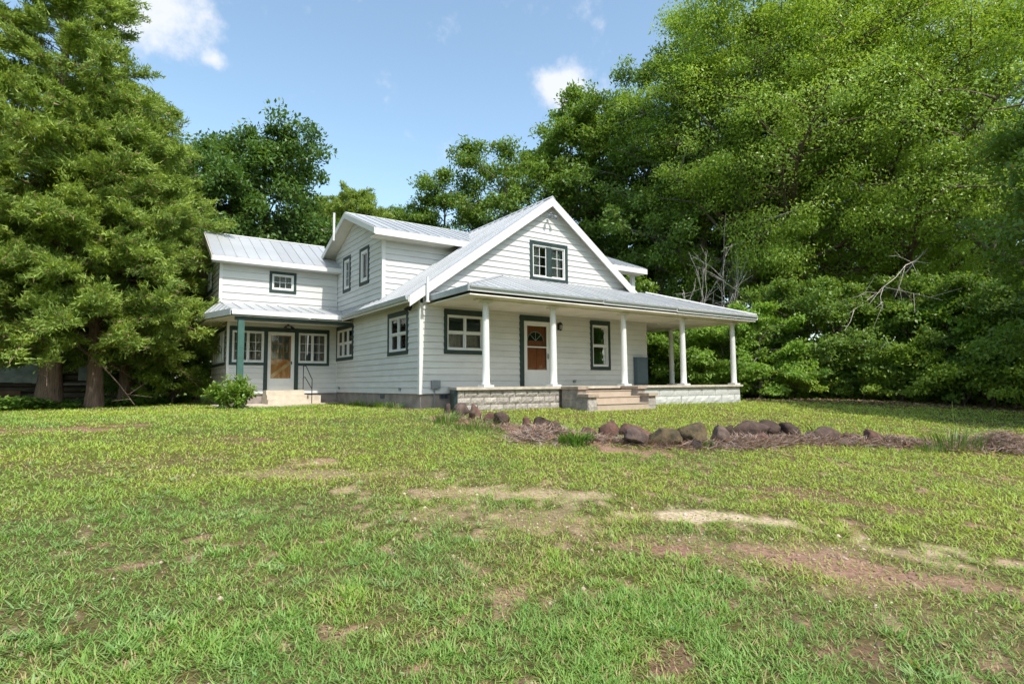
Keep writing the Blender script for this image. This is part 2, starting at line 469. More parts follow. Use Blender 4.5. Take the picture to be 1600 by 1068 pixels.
def ground_mat():
    m = bpy.data.materials.new("lawn_soil")
    nt, b = nodes_of(m)
    at = nt.nodes.new("ShaderNodeAttribute"); at.attribute_name = "tint"
    sep = nt.nodes.new("ShaderNodeSeparateColor"); nt.links.new(at.outputs["Color"], sep.inputs[0])
    geo = nt.nodes.new("ShaderNodeNewGeometry")
    def noise(sc, det=6):
        n = nt.nodes.new("ShaderNodeTexNoise"); n.inputs["Scale"].default_value = sc; n.inputs["Detail"].default_value = det
        n.inputs["Roughness"].default_value = .7
        nt.links.new(geo.outputs["Position"], n.inputs["Vector"]); return n.outputs[0]
    def ramp(sock, stops):
        r = nt.nodes.new("ShaderNodeValToRGB")
        while len(r.color_ramp.elements) < len(stops): r.color_ramp.elements.new(.5)
        for e, (p, c) in zip(r.color_ramp.elements, stops):
            e.position = p; e.color = (*c, 1)
        nt.links.new(sock, r.inputs[0]); return r.outputs[0]
    soil = ramp(sep.outputs[1], [(0, (.15, .085, .062)), (.25, (.27, .155, .115)), (.6, (.42, .30, .20)), (1, (.60, .49, .35))])
    spk = ramp(noise(26), [(.3, (.45, .43, .42)), (.55, (1, 1, 1)), (.75, (1.35, 1.3, 1.25))])
    ml = nt.nodes.new("ShaderNodeMix"); ml.data_type = 'RGBA'; ml.blend_type = 'MULTIPLY'; ml.inputs["Factor"].default_value = 1
    nt.links.new(soil, ml.inputs["A"]); nt.links.new(spk, ml.inputs["B"])
    thatch = ramp(noise(17), [(.3, (.035, .030, .016)), (.5, (.095, .085, .032)), (.72, (.23, .17, .08))])
    turf = ramp(noise(34, 8), [(.28, (.05, .065, .018)), (.5, (.12, .15, .032)), (.72, (.22, .24, .055))])
    mt_ = nt.nodes.new("ShaderNodeMix"); mt_.data_type = 'RGBA'
    nt.links.new(sep.outputs[2], mt_.inputs["Factor"]); nt.links.new(thatch, mt_.inputs["A"]); nt.links.new(turf, mt_.inputs["B"])
    thatch = mt_.outputs["Result"]
    mx = nt.nodes.new("ShaderNodeMix"); mx.data_type = 'RGBA'
    mrg = nt.nodes.new("ShaderNodeMapRange"); mrg.inputs["From Min"].default_value = .3; mrg.inputs["From Max"].default_value = .7
    nt.links.new(sep.outputs[0], mrg.inputs["Value"])
    nt.links.new(mrg.outputs[0], mx.inputs["Factor"]); nt.links.new(thatch, mx.inputs["A"]); nt.links.new(ml.outputs["Result"], mx.inputs["B"])
    nt.links.new(mx.outputs["Result"], b.inputs["Base Color"])
    b.inputs["Roughness"].default_value = .95; b.inputs["Specular IOR Level"].default_value = .1
    bp = nt.nodes.new("ShaderNodeBump"); bp.inputs["Strength"].default_value = .7; bp.inputs["Distance"].default_value = .03
    nt.links.new(noise(30, 8), bp.inputs["Height"]); nt.links.new(bp.outputs[0], b.inputs["Normal"])
    return m
gme = np_mesh("ground", np.stack([GX, GY, GZ], -1).reshape(-1, 3), quads, ground_mat(),
              np.stack([bare.ravel(), tone.ravel(), sparse.ravel()], -1), smooth=True)
ground = bpy.data.objects.new("ground", gme)
COL.objects.link(ground); tag(ground, kind="structure")

# ------------------------------------------------------------------ farmhouse
house = empty("farmhouse", (4.9, 4.0, -.5), "white clapboard farmhouse with grey metal roofs, dark green window trim and a columned front porch", "house")

def clip_poly(poly, ax, val, keep_ge):
    out = []
    n = len(poly)
    for i in range(n):
        a, b = poly[i], poly[(i + 1) % n]
        ia = (a[ax] >= val) == keep_ge or a[ax] == val
        ib = (b[ax] >= val) == keep_ge or b[ax] == val
        if ia: out.append(a)
        if ia != ib:
            t = (val - a[ax]) / (b[ax] - a[ax])
            out.append((a[0] + t * (b[0] - a[0]), a[1] + t * (b[1] - a[1])))
    return out

def wall(O, U, N, z0, z1, lf, rf, expo, openings, m_board, m_core=None, boards=True, parent=house, core_d=.12):
    """lap siding wall: each course is a siding_board; openings are (u0,u1,za,zb) holes"""
    O = Vector(O); U = Vector(U); N = Vector(N)
    P = lambda u, z, d: Vector((O.x, O.y, 0)) + U * u + N * d + Vector((0, 0, z))
    core = MB(); pieces_by_course = []
    z = z0
    while z < z1 - .01:
        zt = min(z + expo, z1)
        u0b, u1b, u0t, u1t = lf(z), rf(z), lf(zt), rf(zt)
        if u1b - u0b < .03 and u1t - u0t < .03:
            z = zt; continue
        if u1b < u0b: u0b = u1b = (u0b + u1b) / 2
        if u1t < u0t: u0t = u1t = (u0t + u1t) / 2
        ps = [[(u0b, z), (u1b, z), (u1t, zt), (u0t, zt)]]
        for (a, b, za, zb) in openings:
            if zb <= z + 1e-4 or za >= zt - 1e-4: continue
            nps = []
            for p in ps:
                l = clip_poly(p, 0, a, False); r = clip_poly(p, 0, b, True)
                mid = clip_poly(clip_poly(p, 0, a, True), 0, b, False)
                for q in (l, r):
                    if len(q) > 2: nps.append(q)
                if len(mid) > 2:
                    if za > z:
                        q = clip_poly(mid, 1, za, False)
                        if len(q) > 2: nps.append(q)
                    if zb < zt:
                        q = clip_poly(mid, 1, zb, True)
                        if len(q) > 2: nps.append(q)
            ps = nps
        if ps: pieces_by_course.append((z, zt, ps))
        z = zt
    for za, zb, ps in pieces_by_course:
        for p in ps:
            core.prism([P(u, zz, -.001) for u, zz in p], N * -core_d)
    w = core.build("wall", m_core or M['interior'], parent)
    if boards:
        for za, zb, ps in pieces_by_course:
            tilt = random.uniform(-.0015, .0015)
            cut = []
            for p in ps:
                a_, b_ = min(q[0] for q in p), max(q[0] for q in p)
                if b_ - a_ > 3.9:          # long courses are butted from two boards
                    j = random.uniform(a_ + 1.2, b_ - 1.2)
                    cut += [clip_poly(p, 0, j - .0015, False), clip_poly(p, 0, j + .0015, True)]
                else:
                    cut.append(p)
            for p in cut:
                b = MB()
                p = clip_poly(p, 1, za + .004, True)  # slit bares the dark core, standing in for the lap's shadow line
                if len(p) < 3: continue
                n = len(p)
                fr = [P(u, zz, .034 + tilt - .026 * (zz - za) / expo) for u, zz in p]
                bk = [P(u, zz, 0) for u, zz in p]
                b.add(fr + bk, [tuple(range(n)), tuple(range(2 * n - 1, n - 1, -1))] + [(i, n + i, n + (i + 1) % n, (i + 1) % n) for i in range(n)])
                b.build("siding_board", m_board, w)
    return w

def frame2(O, U, N):
    O = Vector(O); U = Vector(U); N = Vector(N)
    def bx(mb, u0, u1, z0, z1, d0, d1):
        c = [O * 1 + U * u + N * d for u, d in ((u0, d0), (u1, d0), (u1, d1), (u0, d1))]
        return mb.add([(p.x, p.y, z0) for p in c] + [(p.x, p.y, z1) for p in c],
                      [(0, 3, 2, 1), (4, 5, 6, 7), (0, 1, 5, 4), (1, 2, 6, 5), (2, 3, 7, 6), (3, 0, 4, 7)])
    return bx

def window(O, U, N, u0, u1, z0, z1, n=1, hung=True, cols=1, rows=1, cas=(.11, .11, .16, .13), gap=.06, curtain=None,
           mull=None, fr=.042, green=None, sash_gap=.042, casing=True):
    bx = frame2(O, U, N)
    l, r, t, b = cas
    f = MB()
    bx(f, u0, u0 + fr, z0, z1, -.08, .034); bx(f, u1 - fr, u1, z0, z1, -.08, .034)
    bx(f, u0 + fr, u1 - fr, z1 - fr, z1, -.08, .034); bx(f, u0 + fr, u1 - fr, z0, z0 + fr * 1.3, -.08, .040)
    w = f.build("window", M['trim_white'], house)
    if casing:
        cs = [(u0 - l, u0, z0, z1), (u1, u1 + r, z0, z1), (u0 - l, u1 + r, z1, z1 + t), (u0 - l, u1 + r, z0 - b, z0)]
        for q in cs:
            if q[1] - q[0] < .005: continue
            k = MB(); bx(k, *q, 0.0, .048); k.build("casing", green or M['green'], w)
    iu0, iu1, iz0, iz1 = u0 + fr, u1 - fr, z0 + fr * 1.3, z1 - fr
    sw = (iu1 - iu0 - sash_gap * (n - 1)) / n
    for i in range(n):
        a = iu0 + i * (sw + sash_gap); c = a + sw
        if i:
            k = MB(); bx(k, a - sash_gap, a, iz0, iz1, -.07, .030 if mull is None else .050)
            k.build("mullion", M['trim_white'] if mull is None else mull, w)
        s = MB(); sr = .030
        lights = []
        if hung:
            zm = (iz0 + iz1) / 2
            bx(s, a, c, zm - .022, zm + .022, -.05, .012)
            for za, zb, d in ((iz0, zm - .022, -.045), (zm + .022, iz1, -.025)):
                bx(s, a, a + sr, za, zb, d - .02, d + .02); bx(s, c - sr, c, za, zb, d - .02, d + .02)
                bx(s, a + sr, c - sr, za, za + sr, d - .02, d + .02); bx(s, a + sr, c - sr, zb - sr, zb, d - .02, d + .02)
                lights.append((a + sr, c - sr, za + sr, zb - sr, d))
        else:
            d = -.025
            bx(s, a, a + sr, iz0, iz1, d - .02, d + .02); bx(s, c - sr, c, iz0, iz1, d - .02, d + .02)
            bx(s, a + sr, c - sr, iz0, iz0 + sr, d - .02, d + .02); bx(s, a + sr, c - sr, iz1 - sr, iz1, d - .02, d + .02)
            lights.append((a + sr, c - sr, iz0 + sr, iz1 - sr, d))
        s.build("sash", M['trim_white'], w)
        for (la, lc, za, zb, d) in lights:
            mt = .018
            if cols * rows > 1:
                k = MB()
                for q in range(1, cols):
                    uu = la + (lc - la) * q / cols; bx(k, uu - mt / 2, uu + mt / 2, za, zb, d - .012, d + .014)
                for q in range(1, rows):
                    zz = za + (zb - za) * q / rows; bx(k, la, lc, zz - mt / 2, zz + mt / 2, d - .010, d + .011)
                k.build("muntin", M['trim_white'], w)
            for q in range(cols):
                for e in range(rows):
                    k = MB()
                    bx(k, la + (lc - la) * q / cols + .003, la + (lc - la) * (q + 1) / cols - .003, za + (zb - za) * e / rows + .003, za + (zb - za) * (e + 1) / rows - .003, d - .004, d + .001)
                    k.build("pane", M['glass'], w)
    if curtain:
        m, frac, side_only = curtain
        N_ = 26
        spans = [(iu0, iu1)] if not side_only else [(iu0, iu0 + (iu1 - iu0) * .3), (iu1 - (iu1 - iu0) * .3, iu1)]
        for (a, c) in spans:
            top = iz0 + (iz1 - iz0) * frac
            Ov, Uv, Nv = Vector(O), Vector(U), Vector(N)
            vs = []
            for q in range(N_ + 1):
                u = a + (c - a) * q / N_
                d = -.15 + .018 * math.sin(q * 1.9) + .006 * math.sin(q * .7)
                p = Ov + Uv * u + Nv * d
                vs += [(p.x, p.y, iz0 - .02), (p.x, p.y, top)]
            k = MB()
            k.add(vs, [(2 * q, 2 * q + 2, 2 * q + 3, 2 * q + 1) for q in range(N_)])
            k.build("curtain", m, w)
    return w

# ---- walls of the main block
X0, X1 = 0.0, 9.75
W3 = (.90, 2.20, 1.34, 2.42); W4 = (6.90, 7.68, .90, 2.42); DOOR = (3.80, 4.94, .20, 2.40)
FR = ((0, 0, 0), (1, 0, 0), (0, -1, 0))
LF = ((0, 0, 0), (0, 1, 0), (-1, 0, 0))
wall(*FR, 0, 2.7, lambda z: .09, lambda z: X1, .195, [W3, W4, DOOR], M['paint'])
GW = (4.20, 5.64, 3.94, 5.07)
roof_l = lambda z: max(.0, (z - 3.07) / .725)
wall(*FR, 2.7, 6.62, lambda z: max(.09, roof_l(z)), lambda z: min(X1, 9.8 - roof_l(z)), .2, [GW], M['paint'])
W1 = (.90, 2.25, 1.34, 2.45); W2 = (5.82, 7.58, 1.38, 2.47)
wall(*LF, 0, 3.04, lambda y: .09, lambda y: 7.7, .195, [W1, W2], M['paint'])
# upper cross gable
D1 = (6.22, 6.86, 4.05, 5.22); D2 = (4.27, 4.99, 4.06, 5.22)
dl = lambda z: max(2.95 + .07, 2.4 + (z - 5.37) / .406)
dr = lambda z: min(8.0, 8.56 - (z - 5.37) / .406)
wall((0, 0, 0), (0, 1, 0), (-1, 0, 0), 3.05, 6.58, dl, dr, .2, [D1, D2], M['paint'])
wall((0, 2.95, 0), (1, 0, 0), (0, -1, 0), 3.16, 5.62, lambda z: .09, lambda z: (z - 2.85) / .725 - .40, .205, [], M['paint'], core_d=.1)
# two-storey wing
WW = (-2.56, -1.76, 3.97, 4.58)
wall((0, 7.7, 0), (1, 0, 0), (0, -1, 0), 3.2, 4.98, lambda z: -4.28, lambda z: -.03, .27, [WW], M['paint'], core_d=.1)
WL = (9.5, 10.8, 4.1, 5.0)
wl_l = lambda z: max(7.7, 7.25 + (z - 4.86) / .551)
wl_r = lambda z: min(11.7, 12.15 - (z - 4.86) / .551)
wall((-4.36, 0, 0), (0, 1, 0), (-1, 0, 0), 3.05, 6.15, wl_l, wl_r, .2, [WL], M['grey_siding'], core_d=.1)
LW1 = (-3.90, -2.80, 1.16, 2.34); LW2 = (-1.53, -.43, 1.16, 2.34); LDOOR = (-2.66, -1.68, .10, 2.34)
wall((0, 7.7, 0), (1, 0, 0), (0, -1, 0), -.02, 2.72, lambda z: -3.98, lambda z: -.03, .195, [LW1, LW2, LDOOR], M['paint'], core_d=.1)
LS = (8.1, 11.2, 1.16, 2.36)
wall((-4.05, 0, 0), (0, 1, 0), (-1, 0, 0), -.02, 2.9, lambda z: 7.7, lambda z: 11.6, .195, [LS], M['grey_siding'], core_d=.1)
# plain rear and right walls, floors inside
k = MB(); k.box(X1 - .1, X1 - .001, .002, 12.0, 0, 3.0); k.box(.13, X1 - .101, 11.9, 12.0, 0, 3.0); k.build("wall", M['paint'], house)
k = MB(); k.box(-3.93, .0, 11.55, 11.65, 0, 5.1); k.build("wall", M['paint'], house)
k = MB(); k.prism([(.14, 11.9, 3.0), (9.6, 11.9, 3.0), (4.9, 11.9, 6.5)], (0, .1, 0)); k.build("wall", M['paint'], house)
k = MB(); k.box(.13, 9.64, .13, 11.88, .02, .12); k.build("floor", M['floorboards'], house)
k = MB(); k.box(.16, 9.62, .16, 11.86, 2.66, 2.72); k.build("ceiling", M['interior'], house)
k = MB(); k.box(-3.92, -.13, 7.83, 11.5, .0, .1); k.build("floor", M['floorboards'], house)
k = MB(); k.box(-3.92, -.13, 7.83, 11.5, 2.64, 2.70); k.build("ceiling", M['interior'], house)
k = MB(); k.box(-.09, .25, 7.83, 11.54, .105, 2.635); k.build("partition", M['interior'], house)
k = MB(); k.box(.15, 9.6, 3.6, 3.7, .125, 2.655); k.build("partition", M['interior'], house)
# cross-gable right cheek, reaches out over the side porch
k = MB(); k.box(9.0, 9.1, 3.0, 7.9, 3.3, 5.4); k.box(6.6, 8.99, 2.95, 3.05, 4.2, 5.4); k.build("wall", M['paint'], house)

# corner boards
def cboard(x0, x1, y0, y1, z0, z1, m=None):
    k = MB(); k.box(x0, x1, y0, y1, z0, z1); k.build("corner_board", m or M['trim_white'], house)
cboard(-.03, .09, -.03, .0, -.01, 2.72); cboard(-.03, -.001, .001, .09, -.01, 2.9)
cboard(-.03, .09, 2.92, 2.949, 3.1, 5.62); cboard(-.03, -.001, 2.951, 3.02, 3.1, 5.60)
cboard(-4.39, -4.28, 7.67, 7.699, 3.2, 4.97); cboard(-4.392, -4.361, 7.70, 7.78, 3.1, 4.97, M['brown_wood'])
cboard(-4.08, -3.98, 7.67, 7.699, -.03, 2.72); cboard(-4.083, -4.051, 7.70, 7.78, -.03, 2.72, M['brown_wood'])
cboard(X1 - .001, X1 + .03, -.03, .08, .2, 2.7)
cboard(-.035, -.0, 7.66, 7.699, -.02, 2.7)

# windows
window(*FR, *W3, n=2, cas=(.11, .11, .18, .13), curtain=(M['curtain'], .52, False))
window(*FR, *W4, n=1, cas=(.11, .11, .17, .13), curtain=(M['curtain'], 1.0, True))
window(*FR, *GW, n=2, hung=False, cols=2, rows=3, cas=(.12, .12, .13, .11), mull=M['green'], sash_gap=.20, curtain=(M['blind'], 1.0, True))
window(*LF, *W1, n=2, cas=(.12, .12, .16, .12), curtain=(M['curtain'], .5, False))
window(*LF, *W2, n=3, cas=(.12, .10, .15, .13), curtain=(M['blind'], .5, False))
window((0, 0, 0), (0, 1, 0), (-1, 0, 0), *D1, n=1, hung=False, cols=2, rows=3, cas=(.11, .11, .13, .12), fr=.08)
window((0, 0, 0), (0, 1, 0), (-1, 0, 0), *D2, n=1, hung=False, cols=1, rows=1, cas=(.12, .12, .12, .12), fr=.10, curtain=(M['blind'], 1.0, False))
WF = ((0, 7.7, 0), (1, 0, 0), (0, -1, 0))
window(*WF, *WW, n=1, hung=False, cols=3, rows=2, cas=(.10, .10, .11, .11), fr=.05)
window((-4.36, 0, 0), (0, 1, 0), (-1, 0, 0), *WL, n=2, cas=(.1, .1, .12, .12), fr=.05)
window(*WF, *LW1, n=2, hung=False, cols=2, rows=3, casing=False, fr=.05, curtain=(M['curtain'], .95, True))
window(*WF, *LW2, n=2, hung=False, cols=2, rows=3, casing=False, fr=.05, curtain=(M['curtain'], .95, True))
window((-4.05, 0, 0), (0, 1, 0), (-1, 0, 0), *LS, n=5, hung=False, cols=1, rows=2, cas=(.08, .1, .14, .1), fr=.06)

# green trim band round the sun-porch openings
bxw = frame2(*WF)
tr = MB(); bxw(tr, -4.0, -.33, 2.34, 2.50, 0, .05)
band = tr.build("door_surround", M['green'], house)
for q in ((-4.0, -3.90, 1.06, 2.34), (-3.90, -2.80, 1.06, 1.16), (-1.53, -.43, 1.06, 1.16), (-.43, -.33, 1.06, 2.34), (-2.80, -2.66, .09, 2.34), (-1.68, -1.53, .09, 2.34)):
    k = MB(); bxw(k, *q, 0, .05); k.build("casing", M['green'], band)

# doors
def door(O, U, N, op, kind):
    bx = frame2(O, U, N)
    u0, u1, z0, z1 = op
    f = MB()
    fw = .055
    bx(f, u0, u0 + fw, z0, z1, -.09, .03); bx(f, u1 - fw, u1, z0, z1, -.09, .03); bx(f, u0 + fw, u1 - fw, z1 - fw, z1, -.09, .03)
    bx(f, u0 + fw, u1 - fw, z0, z0 + .05 if kind == 'red' else z0 + .18, -.09, .036)
    d = f.build("door", M['trim_white'], house, label="white storm door over a %s" % ("red brown panel door" if kind == 'red' else "orange wooden door with a crossed brace"))
    a, c, zb, zt = u0 + fw, u1 - fw, z0 + (.05 if kind == 'red' else .18), z1 - fw
    sd = MB(); st = .10 if kind == 'red' else .065
    kick = .50 if kind == 'red' else .28
    bx(sd, a, a + st, zb, zt, -.03, .008); bx(sd, c - st, c, zb, zt, -.03, .008)
    bx(sd, a + st, c - st, zt - st, zt, -.03, .008); bx(sd, a + st, c - st, zb, zb + kick, -.03, .005)
    if kind == 'red':
        zm = zb + kick + .52 * (zt - st - zb - kick)
        bx(sd, a + st, c - st, zm - .022, zm + .022, -.03, .006)
    sd.build("storm_frame", M['trim_white'], d)
    ga, gc, gb, gt = a + st, c - st, zb + kick, zt - st
    gls = [(gb, zm - .022), (zm + .022, gt)] if kind == 'red' else [(gb, gt)]
    for (q0, q1) in gls:
        k = MB(); bx(k, ga, gc, q0, q1, -.016, -.012); k.build("pane", M['glass'], d)
    # inner door
    cu = (a + c) / 2
    if kind == 'red':
        k = MB(); bx(k, a, c, zb, zt, -.13, -.088); k.build("door_leaf", M['door_red'], d)
        for (p0, p1, q0, q1) in ((ga + .03, cu - .05, gb - .35, gb + .35), (cu + .05, gc - .03, gb - .35, gb + .35), (ga + .03, cu - .05, gb + .45, gb + .85), (cu + .05, gc - .03, gb + .45, gb + .85)):
            k = MB(); bx(k, p0, p1, q0, q1, -.088, -.076); k.build("door_panel", M['door_red'], d)
        O_, U_, N_ = Vector(O), Vector(U), Vector(N)
        r0 = .34; zc = gb + 1.00
        k = MB()
        pts = [O_ + U_ * (cu + r0 * math.cos(t)) + N_ * -.086 + Vector((0, 0, zc + .9 * r0 * math.sin(t))) for t in np.linspace(0, math.pi, 17)]
        k.prism(pts, N_ * .004); k.build("fan_light", M['black_metal'], d)
        k = MB()
        for t in np.linspace(0, math.pi, 5)[1:4]:
            p0 = O_ + U_ * cu + N_ * -.078 + Vector((0, 0, zc)); p1 = O_ + U_ * (cu + r0 * .97 * math.cos(t)) + N_ * -.078 + Vector((0, 0, zc + .9 * r0 * .97 * math.sin(t)))
            k.tube([p0, p1], .012, 6)
        k.tube(pts, .012, 6)
        k.build("fan_bar", M['trim_white'], d)
        k = MB(); bx(k, c - .07, c - .035, zb + kick + .38, zb + kick + .56, .008, .04); bx(k, c - .10, c - .035, zb + kick + .45, zb + kick + .475, .04, .065)
        k.build("handle", M['grey_metal'], d)
    else:
        zm = gb + .44 * (gt - gb)
        k = MB(); bx(k, ga - .02, gc + .02, gb - .02, zm, -.085, -.045)
        bx(k, ga - .02, ga + .05, zm, gt + .03, -.085, -.045); bx(k, gc - .05, gc + .02, zm, gt + .03, -.085, -.045); bx(k, ga + .05, gc - .05, gt - .04, gt + .03, -.085, -.045)
        k.build("door_leaf", M['door_orange'], d)
        k = MB()
        for q in (1, 2):
            u = ga + .05 + (gc - ga - .1) * q / 3; bx(k, u - .013, u + .013, zm, gt - .04, -.08, -.048)
            z = zm + (gt - .04 - zm) * q / 3; bx(k, ga + .05, gc - .05, z - .013, z + .013, -.077, -.051)
        k.build("muntin", M['door_orange'], d)
        for q in range(3):
            for e in range(3):
                k = MB(); w_ = (gc - ga - .1) / 3; h_ = (gt - .04 - zm) / 3
                bx(k, ga + .05 + w_ * q + .014, ga + .05 + w_ * (q + 1) - .014, zm + h_ * e + .014, zm + h_ * (e + 1) - .014, -.065, -.061)
                k.build("pane", M['glass'], d)
        k = MB()
        for q in range(5):
            z = gb + (zm - gb) * q / 5; bx(k, ga, gc, z + .006, z + (zm - gb) / 5 - .004, -.045, -.039)
        k.build("door_panel", M['door_orange'], d)
        O_, U_, N_ = Vector(O), Vector(U), Vector(N)
        for flip, mm, dd, wd in ((1, M['door_light'], -.02, .06), (-1, M['door_orange'], -.038, .05)):
            p0 = (ga + .03, gb + .06) if flip == 1 else (gc - .03, gb + .06)
            p1 = (gc - .03, zm - .12) if flip == 1 else (ga + .03, zm - .12)
            dv = Vector((p1[0] - p0[0], p1[1] - p0[1])).normalized(); pr = Vector((-dv.y, dv.x)) * wd
            k = MB()
            k.prism([O_ + U_ * (p[0] + s * pr.x) + Vector((0, 0, p[1] + s * pr.y)) + N_ * (dd - .02) for p, s in ((p0, -1), (p1, -1), (p1, 1), (p0, 1))], N_ * .02)
            k.build("brace", mm, d)
        k = MB(); bx(k, c - .06, c - .03, 1.1, 1.22, .008, .045); k.build("handle", M['black_metal'], d)
    return d
door(*FR, DOOR, 'red')
bxf = frame2(*FR)
k = MB(); bxf(k, 3.63, 3.80, .2, 2.59, 0, .05); bxf(k, 4.94, 5.08, .2, 2.59, 0, .05); bxf(k, 3.80, 4.94, 2.40, 2.59, 0, .05)
k.build("door_surround", M['green'], house)
door((0, 7.7, 0), (1, 0, 0), (0, -1, 0), LDOOR, 'orange')

# foundation with vents
k = MB()
k.box(.03, 9.7, .035, .2, -.95, -.002); k.box(.03, .2, .2, 7.9, -.95, -.002); k.box(9.5, 9.7, .2, 11.9, -.95, -.002)
k.box(-4.0, .029, 7.74, 7.95, -.95, -.022); k.box(-4.0, -3.8, 7.95, 11.5, -.95, -.022)
fnd = k.build("foundation", M['foundation'], house)
def vent(bx, u0, u1, z0, z1):
    k = MB(); bx(k, u0, u1, z0, z1, -.034, -.024); v = k.build("vent", M['black_metal'], fnd)
    b = MB()
    bx(b, u0, u1, z0, z0 + .015, -.024, -.012); bx(b, u0, u1, z1 - .015, z1, -.024, -.012)
    for q in range(6):
        u = u0 + (u1 - u0) * (q + .5) / 6; bx(b, u - .006, u + .006, z0, z1, -.026, -.016)
    b.build("vent_grille", M['grey_metal'], fnd)
vent(frame2(*FR), .68, .96, -.16, -.01)
vent(frame2(*LF), 2.75, 3.12, -.19, -.02)

# ---- roofs
def roof_plane(parent, poly, e, w, start=0.0, rib=.045, m=None, th=.018, name="roof_panel"):
    poly = [Vector(p) for p in poly]
    e = Vector(e).normalized()
    n = (poly[1] - poly[0]).cross(poly[2] - poly[0]).normalized()
    if n.z < 0: n = -n
    e = Vector((-n.y, n.x, 0)).normalized()
    s = n.cross(e)
    o = poly[0]
    P2 = [((p - o).dot(e), (p - o).dot(s)) for p in poly]
    a0 = min(p[0] for p in P2); a1 = max(p[0] for p in P2)
    a = a0 + start
    if start > 0: a -= w
    i = 0
    while a < a1 - .01:
        lo, hi = max(a, a0), min(a + w, a1)
        c = clip_poly(clip_poly(P2, 0, lo, True), 0, hi, False)
        if len(c) > 2 and hi - lo > .01:
            k = MB()
            k.prism([o + e * u + s * v + n * .001 for u, v in c], n * th)
            r = clip_poly(clip_poly(P2, 0, lo + .002, True), 0, lo + .03, False)
            if len(r) > 2:
                k.prism([o + e * u + s * v + n * th for u, v in r], n * (rib - th))
            ob = k.build(name, m or M['metal_roof'], parent)
        a += w

def roof(planes, deck_m, name="roof", th=.09, w=.4, rib=.045):
    k = MB()
    for poly, e in planes:
        pv = [Vector(p) for p in poly]
        n = (pv[1] - pv[0]).cross(pv[2] - pv[0]).normalized()
        if n.z < 0: n = -n
        k.prism(pv, n * -th)
    r = k.build(name, deck_m, house)
    for poly, e in planes:
        roof_plane(r, poly, e, w, rib=rib)
    return r

def fascia(parent, p0, p1, h, out, th=.03, m=None, top=.0, name="fascia"):
    p0, p1, out = Vector(p0), Vector(p1), Vector(out).normalized()
    dz = Vector((0, 0, -h)); tz = Vector((0, 0, top))
    k = MB(); k.prism([p0 + tz, p1 + tz, p1 + dz, p0 + dz], out * th)
    return k.build(name, m or M['trim_white'], parent)

RZ = 6.745
mr_ = roof([([(-.47, -.27, 2.85), (-.47, 7.68, 2.85), (4.9, 7.68, RZ), (4.9, -.27, RZ)], (0, 1, 0)),
            ([(10.27, -.27, 2.85), (4.9, -.27, RZ), (4.9, 12.2, RZ), (10.27, 12.2, 2.85)], (0, 1, 0)),
            ([(.6, 7.69, 3.63), (.6, 12.2, 3.63), (4.9, 12.2, RZ), (4.9, 7.69, RZ)], (0, 1, 0))], M['soffit'], th=.08)
fascia(mr_, (-.47, -.27, 2.85), (4.9, -.27, RZ), .30, (0, -1, 0), top=.01)
fascia(mr_, (10.27, -.27, 2.85), (4.9, -.27, RZ), .30, (0, -1, 0), top=.01)
fascia(mr_, (-.47, -.27, 2.84), (-.47, 5.6, 2.84), .16, (-1, 0, 0), m=M['trim_white'])
k = MB(); k.prism([(4.9 - .14, -.30, RZ - .05), (4.9, -.30, RZ + .07), (4.9 + .14, -.30, RZ - .05), (4.9, -.30, RZ + .02)], (0, 12.4, 0)); k.build("ridge_cap", M['metal_roof'], mr_)
# gutter on the left eave
k = MB(); k.prism([(-.60, -.25, 2.86), (-.505, -.25, 2.86), (-.505, -.25, 2.74), (-.57, -.25, 2.74)], (0, 5.75, 0)); k.build("gutter", M['gutter'], mr_)

xm = lambda z: (z - 2.85) / .725 - .47
cg = roof([([(-.5, 2.4, 5.5), (xm(5.5), 2.4, 5.5), (4.9, 5.48, 6.75), (-.5, 5.48, 6.75)], (1, 0, 0)),
           ([(-.5, 8.56, 5.5), (-.5, 5.48, 6.75), (4.9, 5.48, 6.75), (xm(5.5), 8.56, 5.5)], (1, 0, 0)),
           ([(6.62, 2.4, 5.5), (12.6, 2.4, 5.5), (12.6, 5.48, 6.75), (4.9, 5.48, 6.75)], (1, 0, 0)),
           ([(6.62, 8.56, 5.5), (4.9, 5.48, 6.75), (12.6, 5.48, 6.75), (12.6, 8.56, 5.5)], (1, 0, 0))], M['soffit'], th=.09)
fascia(cg, (-.5, 2.4, 5.49), (xm(5.5) - .05, 2.4, 5.49), .22, (0, -1, 0))
fascia(cg, (6.7, 2.4, 5.49), (12.6, 2.4, 5.49), .22, (0, -1, 0))
for y0, s in ((2.4, 1), (8.56, -1)):
    fascia(cg, (-.5, y0, 5.5), (-.5, 5.48, 6.75), .20, (-1, 0, 0), top=.01)
    fascia(cg, (12.6, y0, 5.5), (12.6, 5.48, 6.75), .20, (1, 0, 0), top=.01)
# boxed return under the front eave
k = MB(); k.box(-.45, 2.5, 2.43, 2.94, 5.26, 5.30); k.build("soffit", M['soffit'], cg)
k = MB(); k.box(9.12, 12.5, 2.43, 2.94, 5.26, 5.30); k.build("soffit", M['soffit'], cg)
k = MB(); k.tube([(4.9, 5.48, 6.77), (-.5, 5.48, 6.77)], .035, 6); k.build("ridge_cap", M['metal_roof'], cg)

